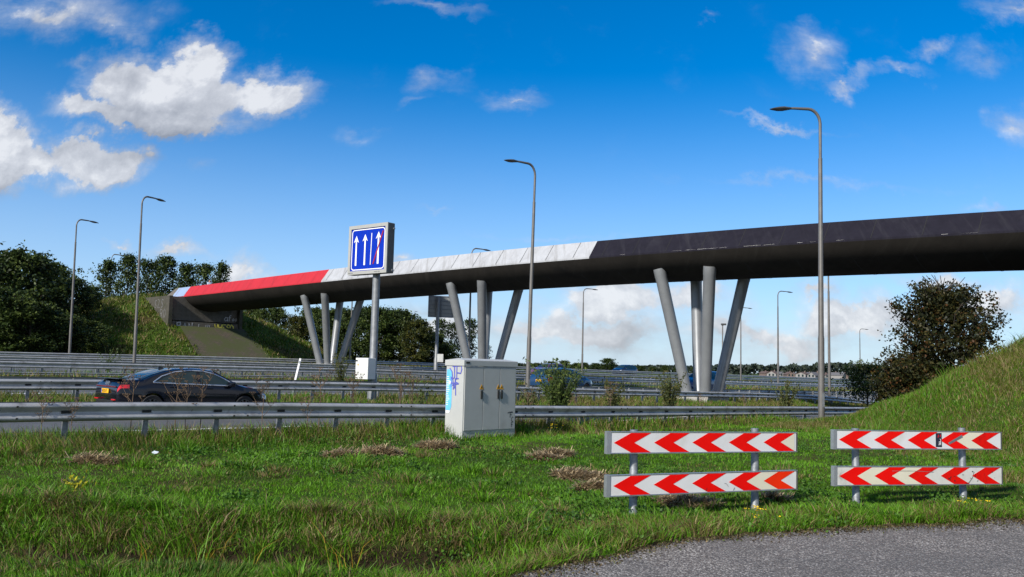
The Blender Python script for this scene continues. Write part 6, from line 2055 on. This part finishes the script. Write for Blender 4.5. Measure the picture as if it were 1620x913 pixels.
# grass of the right-hand bank and of the motorway verges
def verge(N, seed, bands, Hs, name, arange):
    rng = np.random.default_rng(seed)
    w = np.array([b[1] - b[0] for b in bands]); w = w / w.sum()
    b = rng.choice(len(bands), N, p=w)
    lo = np.array([q[0] for q in bands])[b]; hi = np.array([q[1] for q in bands])[b]
    nn = rng.uniform(lo, hi); a = arange[0] + (arange[1] - arange[0]) * rng.uniform(0, 1, N) ** 1.3
    x, y = K * (a - nn), K * (a + nn)
    z = ground_z(x, y)
    f = np.clip(vnoise(x, y, 0.6, 15) * 1.3 - 0.2 + rng.normal(0, 0.25, N), 0, 1)[:, None]
    c = OLIVE * 1.0 * (1 - f) + (GREEN1 * 1.1) * f
    dryp = 0.30 + 0.3 * vnoise(x, y, 0.35, 16)
    c = np.where((rng.uniform(0, 1, N) < dryp)[:, None], STRAW * rng.uniform(0.5, 1.0, N)[:, None], c) * rng.uniform(0.7, 1.25, N)[:, None]
    H = Hs * (0.5 + vnoise(x, y, 0.8, 17)) * rng.uniform(0.5, 1.3, N)
    return blades_mesh(name, np.stack([x, y, z], 1), H, 0.008 + 0.00055 * y * rng.uniform(0.8, 1.4, N), rng.uniform(0, 6.28, N), rng.uniform(0.2, 0.9, N), c, rng)
tag(link('verge_grass', verge(70000, 3, [(24.9, 26.9), (27.0, 31.0), (25.2, 26.8)], 0.30, 'verge_grass', (-4, 70)), M['blades']), kind='stuff')
tag(link('verge_grass', verge(50000, 4, [(44.6, 50.2), (64.6, 71.9)], 0.32, 'verge_grass', (2, 120)), M['blades']), kind='stuff')
def patch_grass(N, seed, xr, yr, cond, Hs, name, wide=1.0, straw=0.3, tone=1.0):
    rng = np.random.default_rng(seed)
    x = rng.uniform(*xr, N); y = rng.uniform(*yr, N)
    k = cond(x, y)
    x, y = x[k], y[k]; n = len(x)
    z = ground_z(x, y)
    f = np.clip(vnoise(x, y, 0.5, 25) * 1.5 - 0.25 + rng.normal(0, 0.25, n), 0, 1)[:, None]
    c = (GREEN1 * 0.9) * (1 - f) + (GREEN2 * 0.85) * f
    dryp = straw * 0.6 + straw * 1.3 * sstep(vnoise(x, y, 0.45, 26), 0.45, 0.8)
    c = c * tone
    c = np.where((rng.uniform(0, 1, n) < dryp)[:, None], np.where(rng.uniform(0, 1, n)[:, None] < 0.4, STRAW * 0.8, OLIVE), c) * rng.uniform(0.7, 1.25, n)[:, None]
    H = Hs * (0.45 + vnoise(x, y, 1.2, 27)) * rng.uniform(0.5, 1.4, n)
    return blades_mesh(name, np.stack([x, y, z], 1), H, (0.006 + 0.0006 * y) * wide * rng.uniform(0.8, 1.3, n), rng.uniform(0, 6.28, n), rng.uniform(0.2, 1.0, n), c, rng)
tag(link('bank_grass', patch_grass(210000, 5, (8.0, 24.0), (14.0, 30.0), lambda x, y: (K * (y - x) < 15.5) & (x < 0.85 * y), 0.14, 'bank_grass', 0.85, 0.62), M['blades']), kind='stuff')
tag(link('tall_grass', patch_grass(26000, 15, (9.5, 24.0), (15.0, 27.0), lambda x, y: (K * (y - x) < 14.5) & (x < 0.85 * y) & (vnoise(x, y, 0.8, 93) + 0.5 * vnoise(x, y, 3.1, 94) > 0.86), 0.34, 'tall_grass', 0.7, 0.75), M['blades']), kind='stuff')
tag(link('hillside_grass', patch_grass(90000, 6, (-75, -8), (68, 120), lambda x, y: (K * (y - x) > 72) & (np.abs(K * (x + y) - AX) < 26) & ~((np.abs(K * (x + y) - AX) < 3.4 + 0.8 * vnoise(x, y, 0.6, 3)) & (K * (y - x) < 93.4) & (K * (y - x) > 83)), 0.38, 'hillside_grass', 1.6, 0.6, np.array([0.58, 0.42, 0.7])), M['blades']), kind='stuff')
